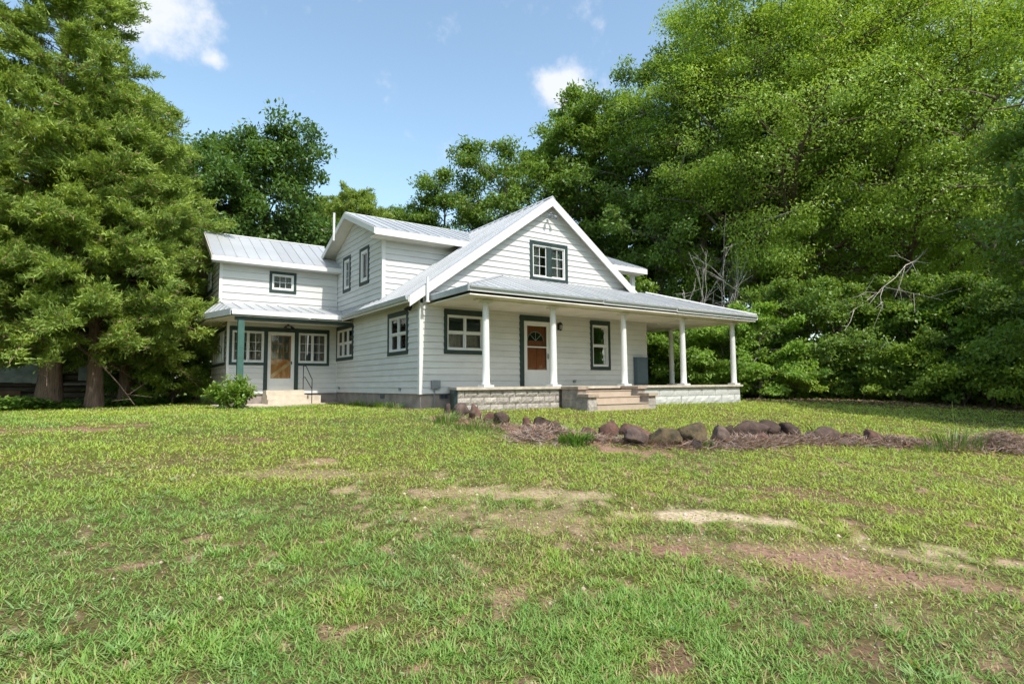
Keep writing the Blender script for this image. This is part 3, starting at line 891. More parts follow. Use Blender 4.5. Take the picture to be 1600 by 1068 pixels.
wr = roof([([(-4.69, 7.25, 4.98), (.0, 7.25, 4.98), (.0, 9.7, 6.33), (-4.69, 9.7, 6.33)], (1, 0, 0)),
           ([(-4.69, 12.15, 4.98), (-4.69, 9.7, 6.33), (.0, 9.7, 6.33), (.0, 12.15, 4.98)], (1, 0, 0))], M['soffit'], th=.08)
fascia(wr, (-4.69, 7.25, 4.98), (-.02, 7.25, 4.98), .18, (0, -1, 0))
for y0 in (7.25, 12.15):
    fascia(wr, (-4.69, y0, 4.98), (-4.69, 9.7, 6.33), .18, (-1, 0, 0), top=.01, m=M['grey_siding'])
k = MB(); k.box(-4.66, -.02, 7.28, 7.67, 4.80, 4.83); k.build("soffit", M['trim_white'], wr)
k = MB(); k.tube([(-4.7, 9.7, 6.36), (.0, 9.7, 6.36)], .04, 6); k.build("ridge_cap", M['metal_roof'], wr)

# side porch roof wrapping the sun porch
sk = roof([([(-4.28, 5.65, 2.88), (-.36, 5.65, 2.88), (-.02, 7.7, 3.34), (-4.36, 7.7, 3.34)], (1, 0, 0)),
           ([(-4.28, 5.65, 2.88), (-4.36, 7.70, 3.34), (-4.83, 7.61, 2.88)], (0, 1, 0)),
           ([(-4.83, 7.61, 2.88), (-4.36, 7.70, 3.34), (-4.36, 11.6, 3.34), (-4.83, 11.6, 2.88)], (0, 1, 0))], M['soffit'], th=.05)
fascia(sk, (-4.25, 5.65, 2.88), (-.40, 5.65, 2.88), .17, (0, -1, 0))
fascia(sk, (-4.28, 5.65, 2.88), (-4.83, 7.61, 2.88), .20, (-1, -.28, 0), m=M['gutter'])  # grey, not white: the shade on this side is put into the colour
fascia(sk, (-4.83, 7.61, 2.88), (-4.83, 11.6, 2.88), .20, (-1, 0, 0), m=M['gutter'])  # same grey, shade painted in
k = MB(); k.prism([(-4.22, 5.72, 2.655), (-.06, 5.72, 2.655), (-.06, 7.66, 2.655), (-4.78, 7.66, 2.655)], (0, 0, .03)); k.build("porch_ceiling", M['soffit'], sk)
k = MB(); k.prism([(-4.78, 7.67, 2.655), (-4.09, 7.67, 2.655), (-4.09, 11.5, 2.655), (-4.78, 11.5, 2.655)], (0, 0, .03)); k.build("porch_ceiling", M['soffit'], sk)
k = MB(); k.box(-4.12, -.10, 5.78, 5.92, 2.54, 2.654); k.build("beam", M['green'], sk)
k = MB(); k.box(-4.02, -3.82, 5.76, 5.94, -.40, 2.54); k.box(-4.05, -3.79, 5.74, 5.96, -.40, -.30); k.build("post", M['green_post'], house)

# front porch roof
pr = roof([([(.20, -2.5, 2.91), (13.4, -2.5, 2.91), (9.75, 0, 3.82), (2.94, 0, 3.82)], (1, 0, 0)),
           ([(.20, -2.5, 2.91), (2.94, -.002, 3.82), (.20, -.002, 2.91)], (0, 1, 0)),
           ([(13.4, -2.5, 2.91), (13.4, 4.2, 2.91), (9.76, 4.2, 3.82), (9.76, 0, 3.82)], (0, 1, 0))], M['soffit'], name="porch_roof", th=.05, w=.3, rib=.035)
for a, b, dz in ((.22, 5.1, 0), (5.1, 8.6, -.012), (8.6, 13.4, -.03)):
    fascia(pr, (a, -2.5, 2.915 + dz), (b, -2.5, 2.915 + dz), .15, (0, -1, 0), m=M['trim_white'])
    k = MB(); k.prism([(a + .01, -2.535, 2.905 + dz), (a + .01, -2.595, 2.905 + dz), (a + .01, -2.585, 2.855 + dz), (a + .01, -2.535, 2.84 + dz)], (b - a - .03, 0, 0)); k.build("gutter", M['gutter'], pr)
fascia(pr, (.20, -2.53, 2.915), (.20, -.02, 2.915), .16, (-1, 0, 0), m=M['gutter'])
fascia(pr, (13.4, -2.53, 2.90), (13.4, 4.2, 2.90), .16, (1, 0, 0))
k = MB(); k.box(.25, 13.35, -2.49, -.03, 2.665, 2.70); k.box(9.79, 13.35, -.029, 4.1, 2.665, 2.70); k.build("porch_ceiling", M['soffit'], pr)
k = MB(); k.box(.75, 12.75, -2.06, -1.84, 2.615, 2.664); k.box(12.46, 12.68, -1.839, 4.05, 2.615, 2.664); k.build("beam", M['soffit'], pr)
k = MB(); k.tube([(13.4, -2.5, 2.95), (9.77, -.03, 3.86)], .035, 6); k.build("hip_cap", M['metal_roof'], pr)
k = MB(); k.tube([(.20, -2.5, 2.94), (2.94, -.03, 3.85)], .035, 6); k.build("hip_cap", M['metal_roof'], pr)

# columns
k = MB()
k.lathe((1.09, -1.95, .2), [(.115, .055), (.125, .075), (.118, .10), (.107, .115), (.107, .5), (.104, 1.0), (.097, 1.6), (.090, 2.20), (.090, 2.30), (.105, 2.315), (.105, 2.335), (.118, 2.36)], 24)
colm = k.build("column", M['trim_white'], house, smooth=True)
k = MB(); k.box(.925, 1.255, -2.115, -1.785, .2, .255); plinth = k.build("plinth", M['trim_white'], colm)
k = MB(); k.box(.945, 1.235, -2.095, -1.805, 2.56, 2.614); capital = k.build("capital", M['trim_white'], colm)
for cx, cy in ((3.51, -1.95), (6.53, -1.95), (9.55, -1.95), (12.57, -1.95), (12.57, 1.09), (12.57, 3.8)):
    d = Vector((cx - 1.09, cy + 1.95, 0))
    c = copy_to(colm, WORG[colm.name] + d, house)
    copy_to(plinth, WORG[plinth.name] + d, c); copy_to(capital, WORG[capital.name] + d, c)
# balcony post under the right-hand upper eave
k = MB(); k.box(12.0, 12.2, 2.78, 2.92, 3.2, 5.26); k.build("post", M['trim_white'], house)

# porch floor and its block walls
k = MB(); k.prism([(.95, -.04, .125), (.02, -2.19, .125), (12.8, -2.19, .125), (12.8, 4.1, .125), (9.8, 4.1, .125), (9.8, -.04, .125)], (0, 0, .075))
pf = k.build("porch_floor", M['concrete'], house)
k = MB(); k.prism([(1.02, -.06, -1.0), (.20, -2.0, -1.0), (12.6, -2.0, -1.0), (12.6, 4.0, -1.0), (9.8, 4.0, -1.0), (9.8, -.06, -1.0)], (0, 0, 1.12))
pw = k.build("porch_foundation", M['cheek'], house)
def block_mesh(L_, H_, rough, seed):
    r = np.random.default_rng(seed)
    nu, nv = 7, 4
    vs = []; fs = []
    for j in range(nv):
        for i in range(nu):
            u = L_ * i / (nu - 1); z = H_ * j / (nv - 1)
            e = 0 if i in (0, nu - 1) or j in (0, nv - 1) else 1
            vs.append((u - L_ / 2, -(.0 + e * (.012 + r.random() * rough)), z))
    for j in range(nv - 1):
        for i in range(nu - 1):
            a = j * nu + i; fs.append((a, a + 1, a + nu + 1, a + nu))
    n = len(vs)
    vs += [(-L_ / 2, .08, 0), (L_ / 2, .08, 0), (L_ / 2, .08, H_), (-L_ / 2, .08, H_)]
    c = [0, nu - 1, nv * nu - 1, (nv - 1) * nu]
    fs += [(c[0], n, n + 1, c[1]), (c[1], n + 1, n + 2, c[2]), (c[2], n + 2, n + 3, c[3]), (c[3], n + 3, n, c[0])]
    return vs, fs
def blocks(x0, x1, zrows, L_, seed):
    r = random.Random(seed)
    variants = {}
    for row, (zb, h, rough, m) in enumerate(zrows):
        x = x0 - (L_ / 2 if row % 2 else 0)
        while x < x1 - .01:
            a, b = max(x, x0) + .006, min(x + L_, x1) - .006
            x += L_
            if b - a < .05: continue
            key = (round(b - a, 2), h, rough, r.randrange(3))
            if key not in variants:
                vs, fs = block_mesh(b - a, h - .012, rough, hash(key) % 9999)
                me = bpy.data.meshes.new("block"); me.from_pydata(vs, [], fs); me.materials.append(m)
                variants[key] = me
            o = bpy.data.objects.new("block", variants[key])
            place(o, ((a + b) / 2, -2.09 + r.uniform(-.006, .006), zb + .006), pw)
ROWS = [(-.68, .2, .025, M['block']), (-.48, .2, .025, M['block']), (-.28, .2, .025, M['block']), (-.08, .2, .025, M['block'])]
blocks(.10, 3.62, ROWS, .42, 1)
ROWS = [(-.72, .24, .03, M['block']), (-.48, .30, .03, M['block_painted']), (-.18, .295, .004, M['block_painted'])]
blocks(6.5, 12.74, ROWS, .78, 2)
k = MB(); k.prism([(.10, -2.10, -.95), (.04, -2.02, -.95), (.97, -.07, -.95), (1.01, -.07, -.95), (.16, -2.02, -.95)], (0, 0, 1.07)); k.build("side_panel", M['green'], pw)

# ---- things fixed to or standing by the house
t = empty("wall_lantern", (5.30, -.03, 2.10), "black carriage lantern on the porch wall just right of the red front door", "lantern")
k = MB(); k.box(5.25, 5.35, -.045, -.025, 2.15, 2.40); k.tube([(5.3, -.045, 2.36), (5.3, -.10, 2.42), (5.3, -.15, 2.40)], .01, 6); k.build("bracket", M['black_metal'], t)
k = MB(); k.lathe((5.3, -.15, 2.12), [(.02, 0), (.045, .03), (.05, .04)], 6); k.lathe((5.3, -.15, 2.33), [(.085, 0), (.075, .02), (.03, .07), (.01, .09)], 6)
for q in range(6):
    an = q * math.pi / 3; k.tube([(5.3 + .048 * math.cos(an), -.15 + .048 * math.sin(an), 2.155), (5.3 + .075 * math.cos(an), -.15 + .075 * math.sin(an), 2.335)], .005, 4)
k.build("lantern_cage", M['black_metal'], t)
k = MB(); k.lathe((5.3, -.15, 2.16), [(.042, 0), (.068, .17)], 6); k.build("lantern_glass", M['glass'], t)

def floodlight(name, c, out, m, label):
    c = Vector(c); out = Vector(out); sd = out.cross(Vector((0, 0, 1)))
    t = empty(name, c, label, "floodlight")
    k = MB(); k.lathe(c - Vector((0, 0, .01)), [(.05, 0), (.05, .03)], 12); k.tube([c, c - Vector((0, 0, .06))], .018, 6); k.build("mount", m, t)
    for s in (-1, 1):
        a = c - Vector((0, 0, .05)); b = a + sd * (s * .10) + out * .04 - Vector((0, 0, .02)); e = b + out * .10 + sd * (s * .05) - Vector((0, 0, .10))
        k = MB(); k.tube([a, b], .012, 6); k.tube([b, b + (e - b) * .3, e], [.03, .045, .062], 10); k.build("lamp_head", m, t)
floodlight("floodlight", (4.88, -.20, 6.20), (0, -1, 0), M['grey_metal'], "twin grey floodlight tucked under the peak of the front gable")
floodlight("floodlight", (-.12, .35, 2.70), (-1, 0, 0), M['black_metal'], "twin black floodlight under the eave above the left side window")
floodlight("floodlight", (-1.95, 7.60, 2.64), (0, -1, 0), M['black_metal'], "small dark floodlight on the ceiling above the orange side door")
t = empty("utility_box", (.5, -.05, .15), "small grey electrical box with a conduit on the front wall near the corner", "utility box")
k = MB(); k.box(.35, .62, -.10, -.025, .17, .40); k.box(.34, .63, -.115, -.10, .16, .41); k.build("box", M['grey_metal'], t)
k = MB(); k.tube([(.45, -.06, .17), (.45, -.06, -.50)], .02, 8); k.build("conduit", M['grey_metal'], t)
t = empty("porch_cabinet", (9.3, -.14, .2), "slate grey metal cabinet standing on the porch at the right end of the front wall", "cabinet")
k = MB(); k.box(8.99, 9.60, -.22, -.06, .215, 1.25); k.build("body", M['slate'], t)
k = MB(); k.box(8.97, 9.62, -.235, -.05, 1.25, 1.275); k.build("lid", M['slate'], t)
k = MB(); k.box(9.02, 9.57, -.232, -.22, .26, 1.21); k.build("door_panel", M['slate'], t)
k = MB()
for x in (9.0, 9.53):
    for y in (-.21, -.12): k.box(x, x + .06, y, y + .05, .2, .215)
k.build("foot", M['black_metal'], t)
def outlet(name, c, out, label):
    c = Vector(c); out = Vector(out); sd = out.cross(Vector((0, 0, 1)))
    k = MB(); k.prism([c + sd * s * .055 + Vector((0, 0, z)) for s, z in ((-1, -.04), (1, -.04), (1, .04), (-1, .04))], out * .04)
    k.prism([c + out * .04 + sd * s * .065 + Vector((0, 0, z)) for s, z in ((-1, .03), (1, .03), (1, .05), (-1, .05))], out * .02)
    tag(k.build(name, M['grey_metal'], None), label, "outlet")
outlet("wall_outlet", (6.0, -.02, .36), (0, -1, 0), "small dark outlet box low on the porch wall left of the narrow window")
outlet("wall_outlet", (-.02, 1.35, .13), (-1, 0, 0), "small dark outlet cover low on the left wall nearer the front corner")
outlet("wall_outlet", (-.02, 7.25, .17), (-1, 0, 0), "small dark outlet cover low on the left wall beside the side steps")
k = MB(); k.tube([(-.58, 6.5, 5.9), (-.58, 6.5, 6.98)], .045, 10); k.tube([(-.58, 6.5, 6.98), (-.58, 6.5, 7.0)], .052, 10); tag(k.build("vent_pipe", M['trim_white'], None), "white plastic pipe standing up beside the peak of the upper side gable", "pipe")
k = MB(); k.tube([(.07, -.36, 2.72), (.07, -.36, 3.45)], .045, 10); k.box(.015, .125, -.40, -.31, 2.70, 2.735); tag(k.build("vent_pipe", M['trim_white'], None), "short white pipe at the front left corner where the porch roof begins", "pipe")

# front steps
fs_ = empty("front_steps", (5.0, -2.8, -.6), "brown concrete front steps between two stepped block side walls", "steps")
for (y0, y1, z1) in ((-3.36, -2.20, -.33), (-3.02, -2.201, -.13), (-2.66, -2.202, .05)):
    k = MB(); k.box(3.96, 6.12, y0, y1, -.8, z1); k.build("step", M['step'], fs_)
    k = MB(); k.box(3.962, 6.118, y0 - .025, y0 + .3, z1, z1 + .018); k.build("tread", M['step'], fs_)
for x0 in (3.63, 6.125):
    k = MB(); k.box(x0, x0 + .325, -3.34, -2.90, -.85, -.115); k.box(x0, x0 + .325, -2.899, -2.195, -.85, .105); w = k.build("side_wall", M['cheek'], fs_)
    for (y0, y1, z) in ((-3.40, -2.93, -.114), (-2.96, -2.20, .106)):
        k = MB(); k.box(x0 - .04, x0 + .365, y0, y1, z, z + .085); k.build("cap_stone", M['cap'], w)
    r = random.Random(int(x0 * 10))
    for row in range(4):
        zb = -.80 + row * .2
        yy = -3.34 if row < 3 else -2.90
        yy -= .2 if row % 2 else 0
        lim = -3.34 if row < 3 else -2.90
        while yy < -2.21:
            a, b = max(yy, lim) + .006, min(yy + .4, -2.2) - .006
            yy += .4
            if b - a < .05: continue
            k = MB(); d = r.uniform(.008, .02); k.box(x0 - d, x0, a, b, zb, min(zb + .19, .10 if a > -2.9 else -.12)); k.build("block", M['cheek'], w)  # side-facing blocks take the shade-darkened tone
        if row < 3:
            k = MB(); k.box(x0 + .006, x0 + .319, -3.34 - .015, -3.34, zb, min(zb + .19, -.12)); k.build("block", M['block'], w)
# side steps, landing and handrail
k = MB(); k.prism([(-4.55, 5.30, -.62), (-2.6, 5.30, -.62), (-.06, 7.2, -.62), (-.06, 7.66, -.62), (-4.55, 7.66, -.62)], (0, 0, .235))
tag(k.build("landing_slab", M['side_step'], None), "cream concrete landing slab in front of the orange side door", "slab")
ss = empty("side_steps", (-2.1, 7.1, -.39), "three cream concrete steps up to the orange side door", "steps")
for (y0, z0, z1, xa, xb) in ((6.55, -.384, -.22, -2.84, -1.38), (6.82, -.219, -.06, -2.82, -1.40), (7.08, -.059, .115, -2.80, -1.43)):
    k = MB(); k.box(xa, xb, y0, 7.66, z0, z1); k.build("step", M['side_step'], ss)
k = MB(); k.box(-1.36, -.86, 6.9, 7.64, -.384, -.09); tag(k.build("concrete_block", M['side_step'], None), "low cream concrete block to the right of the side steps", "block")
hr = empty("handrail", (-1.33, 6.6, -.385), "thin black metal handrail on the right of the side steps", "handrail")
for x, y, z0, z1 in ((-1.31, 6.50, -.384, .545), (-1.47, 7.12, .116, 1.04)):
    k = MB(); k.tube([(x, y, z0), (x, y, z1)], .016, 8); k.build("post", M['black_metal'], hr)
k = MB(); k.tube([(-1.47, 7.12, 1.04), (-1.42, 6.93, 1.02), (-1.33, 6.52, .56), (-1.31, 6.48, .50)], .017, 8); k.build("rail", M['black_metal'], hr)
k = MB(); k.tube([(-1.47, 7.12, .60), (-1.44, 6.98, .60), (-1.32, 6.51, .17)], .014, 8); k.build("rail", M['black_metal'], hr)

# ------------------------------------------------------------------ vegetation generators
def tube_np(paths, nseg=6):
    """paths: list of (pts (n,3), rad (n,)) -> verts, quads"""
    V, Q = [], []; base = 0
    for pts, rad in paths:
        n = len(pts)
        t = np.gradient(pts, axis=0); t /= np.linalg.norm(t, axis=1, keepdims=True) + 1e-9
        ref = np.array([1., 0, 0]) if abs(t[0, 0]) < .8 else np.array([0, 1., 0])
        a = ref - t * (t @ ref)[:, None]; a /= np.linalg.norm(a, axis=1, keepdims=True) + 1e-9
        b = np.cross(t, a)
        an = np.arange(nseg) * 2 * np.pi / nseg
        ns = nseg if rad[0] < .12 else 14
        an = np.arange(ns) * 2 * np.pi / ns
        flute = 1 + (0 if ns == nseg else 1) * (.10 * np.sin(3 * an + pts[0, 0] * 9)[None] + .09 * np.sin(5 * an + np.arange(n)[:, None] * .35) + .05 * np.sin(7 * an + 1.3)[None]) * np.ones((n, 1))
        ring = pts[:, None] + (rad[:, None] * flute)[:, :, None] * (np.cos(an)[None, :, None] * a[:, None] + np.sin(an)[None, :, None] * b[:, None])
        V.append(ring.reshape(-1, 3))
        i = np.arange(n - 1)[:, None] * ns; k = np.arange(ns)[None]; k2 = (k + 1) % ns
        Q.append(np.stack([base + i + k, base + i + k2, base + i + ns + k2, base + i + ns + k], -1).reshape(-1, 4))
        base += n * ns
    return np.concatenate(V), np.concatenate(Q)

def leaves_np(pos, axis, nrm, ln, wd, tint):
    """rhombus leaves: pos (N,3), axis unit, nrm unit, ln/wd (N,)"""
    sd = np.cross(axis, nrm); sd /= np.linalg.norm(sd, axis=1, keepdims=True) + 1e-9
    p0 = pos; p2 = pos + axis * ln[:, None]
    mid = pos + axis * (ln * .45)[:, None]
    p1 = mid + sd * (wd / 2)[:, None]; p3 = mid - sd * (wd / 2)[:, None]
    V = np.stack([p0, p1, p2, p3], 1).reshape(-1, 3)
    Q = np.arange(len(V)).reshape(-1, 4)
    return V, Q, np.repeat(tint, 4, axis=0)

def unit(v):
    return v / (np.linalg.norm(v, axis=-1, keepdims=True) + 1e-9)

def sprays_np(pos, axis, nrm, ln, wd, tint):
    """three-cornered sprays, narrow at the root and widest past the middle"""
    sd = np.cross(axis, nrm); sd /= np.linalg.norm(sd, axis=1, keepdims=True) + 1e-9
    w_ = sd * (wd / 2)[:, None]
    V = np.stack([pos - w_, pos + w_, pos + axis * ln[:, None] + w_ * .3], 1).reshape(-1, 3)
    return V, np.arange(len(V)).reshape(-1, 3), np.repeat(tint, 3, axis=0)

def broad_tree(seed, H, R, base, nl, leaves, ln=.17, wd=.075, flat=.6, clump=.16, prof=.6, trunk_r=.28, droop=.25, sub=4, top=.95, nseg=7, low=.15):
    """returns (trunk mesh arrays, crown arrays)"""
    r = np.random.default_rng(seed)
    paths = []
    hs = np.linspace(0, 1, 12)
    lean = r.normal(0, .03, 2) * H
    wob = np.cumsum(r.normal(0, .012 * H, (12, 2)), 0) * hs[:, None]
    tp = np.stack([hs ** 1.3 * lean[0] + wob[:, 0], hs ** 1.3 * lean[1] + wob[:, 1], hs * H * .9 - .3], 1)
    tr_ = trunk_r * (1 - hs) ** .8 + .02; tr_[0] *= 1.35; tr_[1] *= 1.1
    paths.append((tp, tr_))
    tips = []
    for i in range(nl):
        f = (i + r.random()) / nl
        z0 = base * .85 + (H * .88 - base * .85) * f ** .9
        ti = np.clip(z0 / (H * .9), 0, 1)
        st = np.array([np.interp(ti, hs, tp[:, 0]), np.interp(ti, hs, tp[:, 1]), z0])
        az = i * 2.39996 + r.normal(0, .35)
        t = (z0 - base) / (H - base)
        env = R * max(.18, (np.sin(np.pi * np.clip(.16 + .80 * t, 0, 1) ** .85) ** prof)) * r.uniform(.72, 1.12)
        rise = env * r.uniform(low, .75) * (1 - .3 * t) + .1 * R * t
        en = st + np.array([np.cos(az) * env, np.sin(az) * env, min(rise, H * top - z0 + .3)])
        q = np.linspace(0, 1, 6)[:, None]
        pts = st + (en - st) * q + np.array([0, 0, 1]) * (np.sin(q * np.pi) * env * r.uniform(-.05, .12)) + np.cumsum(r.normal(0, .03 * env, (6, 3)), 0) * q
        rad0 = max(.02, np.interp(ti, hs, tr_) * .45)
        paths.append((pts, np.linspace(rad0, .012, 6)))
        tips.append((pts[-1], .0)); tips.append((pts[-2], .1))
        for s in range(sub):
            u = r.uniform(.35, .95)
            sp_ = np.array([np.interp(u, q[:, 0], pts[:, c]) for c in range(3)])
            saz = az + r.choice([-1, 1]) * r.uniform(.4, 1.3)
            sl = env * r.uniform(.22, .5)
            se = sp_ + np.array([np.cos(saz) * sl, np.sin(saz) * sl, sl * r.uniform(-.25, .6)])
            sq = np.linspace(0, 1, 4)[:, None]
            spts = sp_ + (se - sp_) * sq + np.cumsum(r.normal(0, .03 * sl, (4, 3)), 0) * sq
            paths.append((spts, np.linspace(max(.012, rad0 * .4), .006, 4)))
            tips.append((spts[-1], 0)); tips.append((spts[2], .1))
    # leader
    tips.append((tp[-1] + [0, 0, .04 * H], 0)); tips.append((tp[-2], 0))
    tips = np.array([t[0] for t in tips])
    tips = tips[r.random(len(tips)) > .06]
    nC = len(tips)
    per = max(8, leaves // nC)
    cr = R * clump * r.uniform(.55, 1.35, nC)
    cidx = np.repeat(np.arange(nC), per)
    N = len(cidx)
    off = r.normal(0, 1, (N, 3)); off = unit(off) * (r.random((N, 1)) ** .45)
    off[:, 2] = off[:, 2] * flat + (-droop * (off[:, 0] ** 2 + off[:, 1] ** 2) * .8)
    pos = tips[cidx] + off * cr[cidx][:, None]
    ctr = np.array([tp[6, 0], tp[6, 1], (base + H) / 2])
    outw = unit(pos - ctr)
    axis = unit(r.normal(0, .7, (N, 3)) + outw * .5 + np.array([0, 0, -.35]))
    nrm = unit(r.normal(0, .42, (N, 3)) + np.array([0, 0, .7]) + outw * .6)
    ctint = r.beta(2, 2, nC)
    tint = np.stack([np.clip(ctint[cidx] * .65 + r.random(N) * .45 - .05, 0, 1), np.clip(r.random(N) * .7 + .45 * ctint[cidx], 0, 1)], 1)
    s = r.uniform(.7, 1.25, N)
    return tube_np(paths, nseg), leaves_np(pos, axis, nrm, ln * s, wd * s, tint)

def cedar_tree(seed, H, R, base, nl, sprays, trunk_r=.4):
    r = np.random.default_rng(seed)
    paths = []
    hs = np.linspace(0, 1, 12)
    wob = np.cumsum(r.normal(0, .008 * H, (12, 2)), 0) * hs[:, None]
    tp = np.stack([wob[:, 0], wob[:, 1], hs * H * .97 - .4], 1)
    tr_ = trunk_r * (1 - hs) ** .75 + .015; tr_[0] *= 1.45; tr_[1] *= 1.08
    paths.append((tp, tr_))
    nodes, dirs = [], []
    for i in range(nl):
        f = (i + r.random()) / nl
        z0 = base + (H * .97 - base) * f ** 1.05
        ti = np.clip((z0 + .4) / (H * .97), 0, 1)
        st = np.array([np.interp(ti, hs, tp[:, 0]), np.interp(ti, hs, tp[:, 1]), z0])
        az = i * 2.39996 + r.normal(0, .4)
        t = (z0 - base) / (H - base)
        env = R * (1.0 - .84 * t ** 1.7) * (.80 + .28 * np.sin(min(1, t * 4 + .35) * np.pi / 2)) * r.uniform(.68, 1.16)
        dip = -.10 * (1 - t) + .38 * t
        en = st + np.array([np.cos(az) * env, np.sin(az) * env, env * (dip + r.normal(0, .20))])
        q = np.linspace(0, 1, 6)[:, None]
        pts = st + (en - st) * q + np.array([0, 0, 1]) * (np.sin(q * np.pi) * env * .06) + np.cumsum(r.normal(0, .02 * env, (6, 3)), 0) * q
        paths.append((pts, np.linspace(max(.015, np.interp(ti, hs, tr_) * .25), .008, 6)))
        nb = int(4 + env * 3.2)
        for s in range(nb):
            u = r.uniform(.3, 1.0) ** .8
            p = np.array([np.interp(u, q[:, 0], pts[:, c]) for c in range(3)])
            saz = az + r.normal(0, .9)
            sl = r.uniform(.25, .75) * (.55 + .14 * env)
            d = np.array([np.cos(saz), np.sin(saz), r.uniform(-.55, .95)])
            if s % 3 == 0: paths.append((np.stack([p, p + d * sl * .5, p + d * sl]), np.array([.012, .008, .004])))
            nodes.append((p, d / np.linalg.norm(d), sl))
    for q in range(14):
        nodes.append((tp[-1] - np.array([0, 0, q * .12]), unit(np.array([r.normal(0, .4), r.normal(0, .4), 1.0])), .5))
    P = np.array([n[0] for n in nodes]); D = np.array([n[1] for n in nodes]); L = np.array([n[2] for n in nodes])
    per = max(6, sprays // len(P))
    ci = np.repeat(np.arange(len(P)), per); N = len(ci)
    u = r.random(N)
    pos = P[ci] + D[ci] * (L[ci] * (u * 1.05))[:, None] + r.normal(0, 1, (N, 3)) * ((.035 + .15 * L[ci] * (1 - .55 * u)))[:, None] * np.array([1, 1, .75])
    axis = unit(D[ci] * .8 + r.normal(0, .55, (N, 3)) + np.array([0, 0, .12]))
    nrm = unit(r.normal(0, .8, (N, 3)) + np.array([0, 0, .5]))
    ok = pos[:, 2] > base * .62 + r.normal(0, .15, N)
    pos, axis, nrm, ci, N = pos[ok], axis[ok], nrm[ok], ci[ok], int(ok.sum())
    ct = r.beta(2, 2, len(P))
    tint = np.stack([np.clip(ct[ci] * .8 + r.random(N) * .45 - .12, 0, 1), np.clip(r.random(N) * .8 + .3 * ct[ci], 0, 1)], 1)
    s = r.uniform(.6, 1.3, N)
    return tube_np(paths, 5), sprays_np(pos, axis, nrm, .155 * s, .048 * s, tint)

def mesh_pair(name, data, bark, leaf):
    (tv, tq), (lv, lq, lt) = data
    return np_mesh(name + "_trunk", tv, tq, bark, smooth=True), np_mesh(name + "_crown", lv, lq, leaf, lt)

def plant(name, pair, loc, scale, rot, label, cat, group, parts=("trunk", "crown"), zs=None):
    z = float(gz(loc[0], loc[1]))
    o = bpy.data.objects.new(name, None); o.empty_display_size = .3
    place(o, (loc[0], loc[1], z), None)
    tag(o, label, cat, group)
    o.rotation_euler = (0, 0, rot)
    o.scale = (scale, scale, zs or scale)
    for pn, me in zip(parts, pair):
        c = bpy.data.objects.new(pn, me); COL.objects.link(c); c.parent = o
    return o

# ------------------------------------------------------------------ trees
CAMP = np.array([-7.5004, -15.6186]); F2 = np.array([0.56850907, 0.81937022]); R2 = np.array([0.82188375, -0.56961043])
def bear(px, depth):
    """ground position at a bearing from the lawn's near edge (surveyed from the photograph)"""
    p = CAMP + depth * (F2 + R2 * (px - 800) / 900.0)
    return float(p[0]), float(p[1])

big_a = mesh_pair("big_oak", broad_tree(3, 24, 7.0, 5.0, 64, 125000, ln=.155, wd=.068, clump=.15, trunk_r=.42, droop=.3, sub=6), M['bark'], M['leaf_oak'])
big_b = mesh_pair("tall_oak", broad_tree(8, 24, 6.0, 5.5, 58, 95000, ln=.175, wd=.075, clump=.155, trunk_r=.38, droop=.25, sub=6), M['bark_grey'], M['leaf_oak'])
mid_a = mesh_pair("woodland_tree", broad_tree(15, 18, 4.2, 2.5, 46, 45000, ln=.23, wd=.12, clump=.19, trunk_r=.26, droop=.2), M['bark_grey'], M['leaf_mid'])
mid_b = mesh_pair("woodland_tree", broad_tree(21, 19, 3.6, 3.0, 44, 40000, ln=.24, wd=.12, clump=.21, trunk_r=.24, droop=.2, prof=.8), M['bark'], M['leaf_mid'])
dark_a = mesh_pair("dark_oak", broad_tree(33, 17, 3.9, 2.5, 64, 62000, ln=.26, wd=.135, clump=.20, trunk_r=.3, droop=.15, prof=.5, flat=.8, sub=3), M['bark'], M['leaf_dark'])
open_a = mesh_pair("open_tree", broad_tree(41, 23, 5.4, 5.0, 44, 42000, ln=.22, wd=.11, clump=.15, trunk_r=.34, droop=.2, sub=4), M['bark_grey'], M['leaf_mid'])
under_a = mesh_pair("understory", broad_tree(52, 5.2, 2.4, .3, 30, 16000, ln=.20, wd=.11, clump=.20, trunk_r=.07, droop=.4, flat=.35, low=-.25), M['bark_grey'], M['leaf_lime'])
under_b = mesh_pair("understory", broad_tree(57, 6.5, 2.6, .3, 34, 20000, ln=.19, wd=.10, clump=.20, trunk_r=.08, droop=.3, flat=.5, low=-.25), M['bark'], M['leaf_mid'])
under_c = mesh_pair("understory", broad_tree(59, 3.2, 2.3, .1, 26, 14000, ln=.17, wd=.09, clump=.22, trunk_r=.05, droop=.35, flat=.5, low=-.25), M['bark'], M['leaf_oak'])
ced_a = mesh_pair("cedar", cedar_tree(61, 17, 4.7, 2.5, 230, 330000, .30), M['bark_cedar'], M['leaf_cedar'])
ced_b = mesh_pair("cedar", cedar_tree(67, 12, 3.7, 2.2, 200, 250000, .24), M['bark_cedar'], M['leaf_cedar'])

TW = "trees of the woods round the house"
def T(pair, px, dep, sc, rot, label, cat="tree", group=TW, name="tree", zs=None):
    return plant(name, pair, bear(px, dep), sc, rot, label, cat, group, zs=zs)

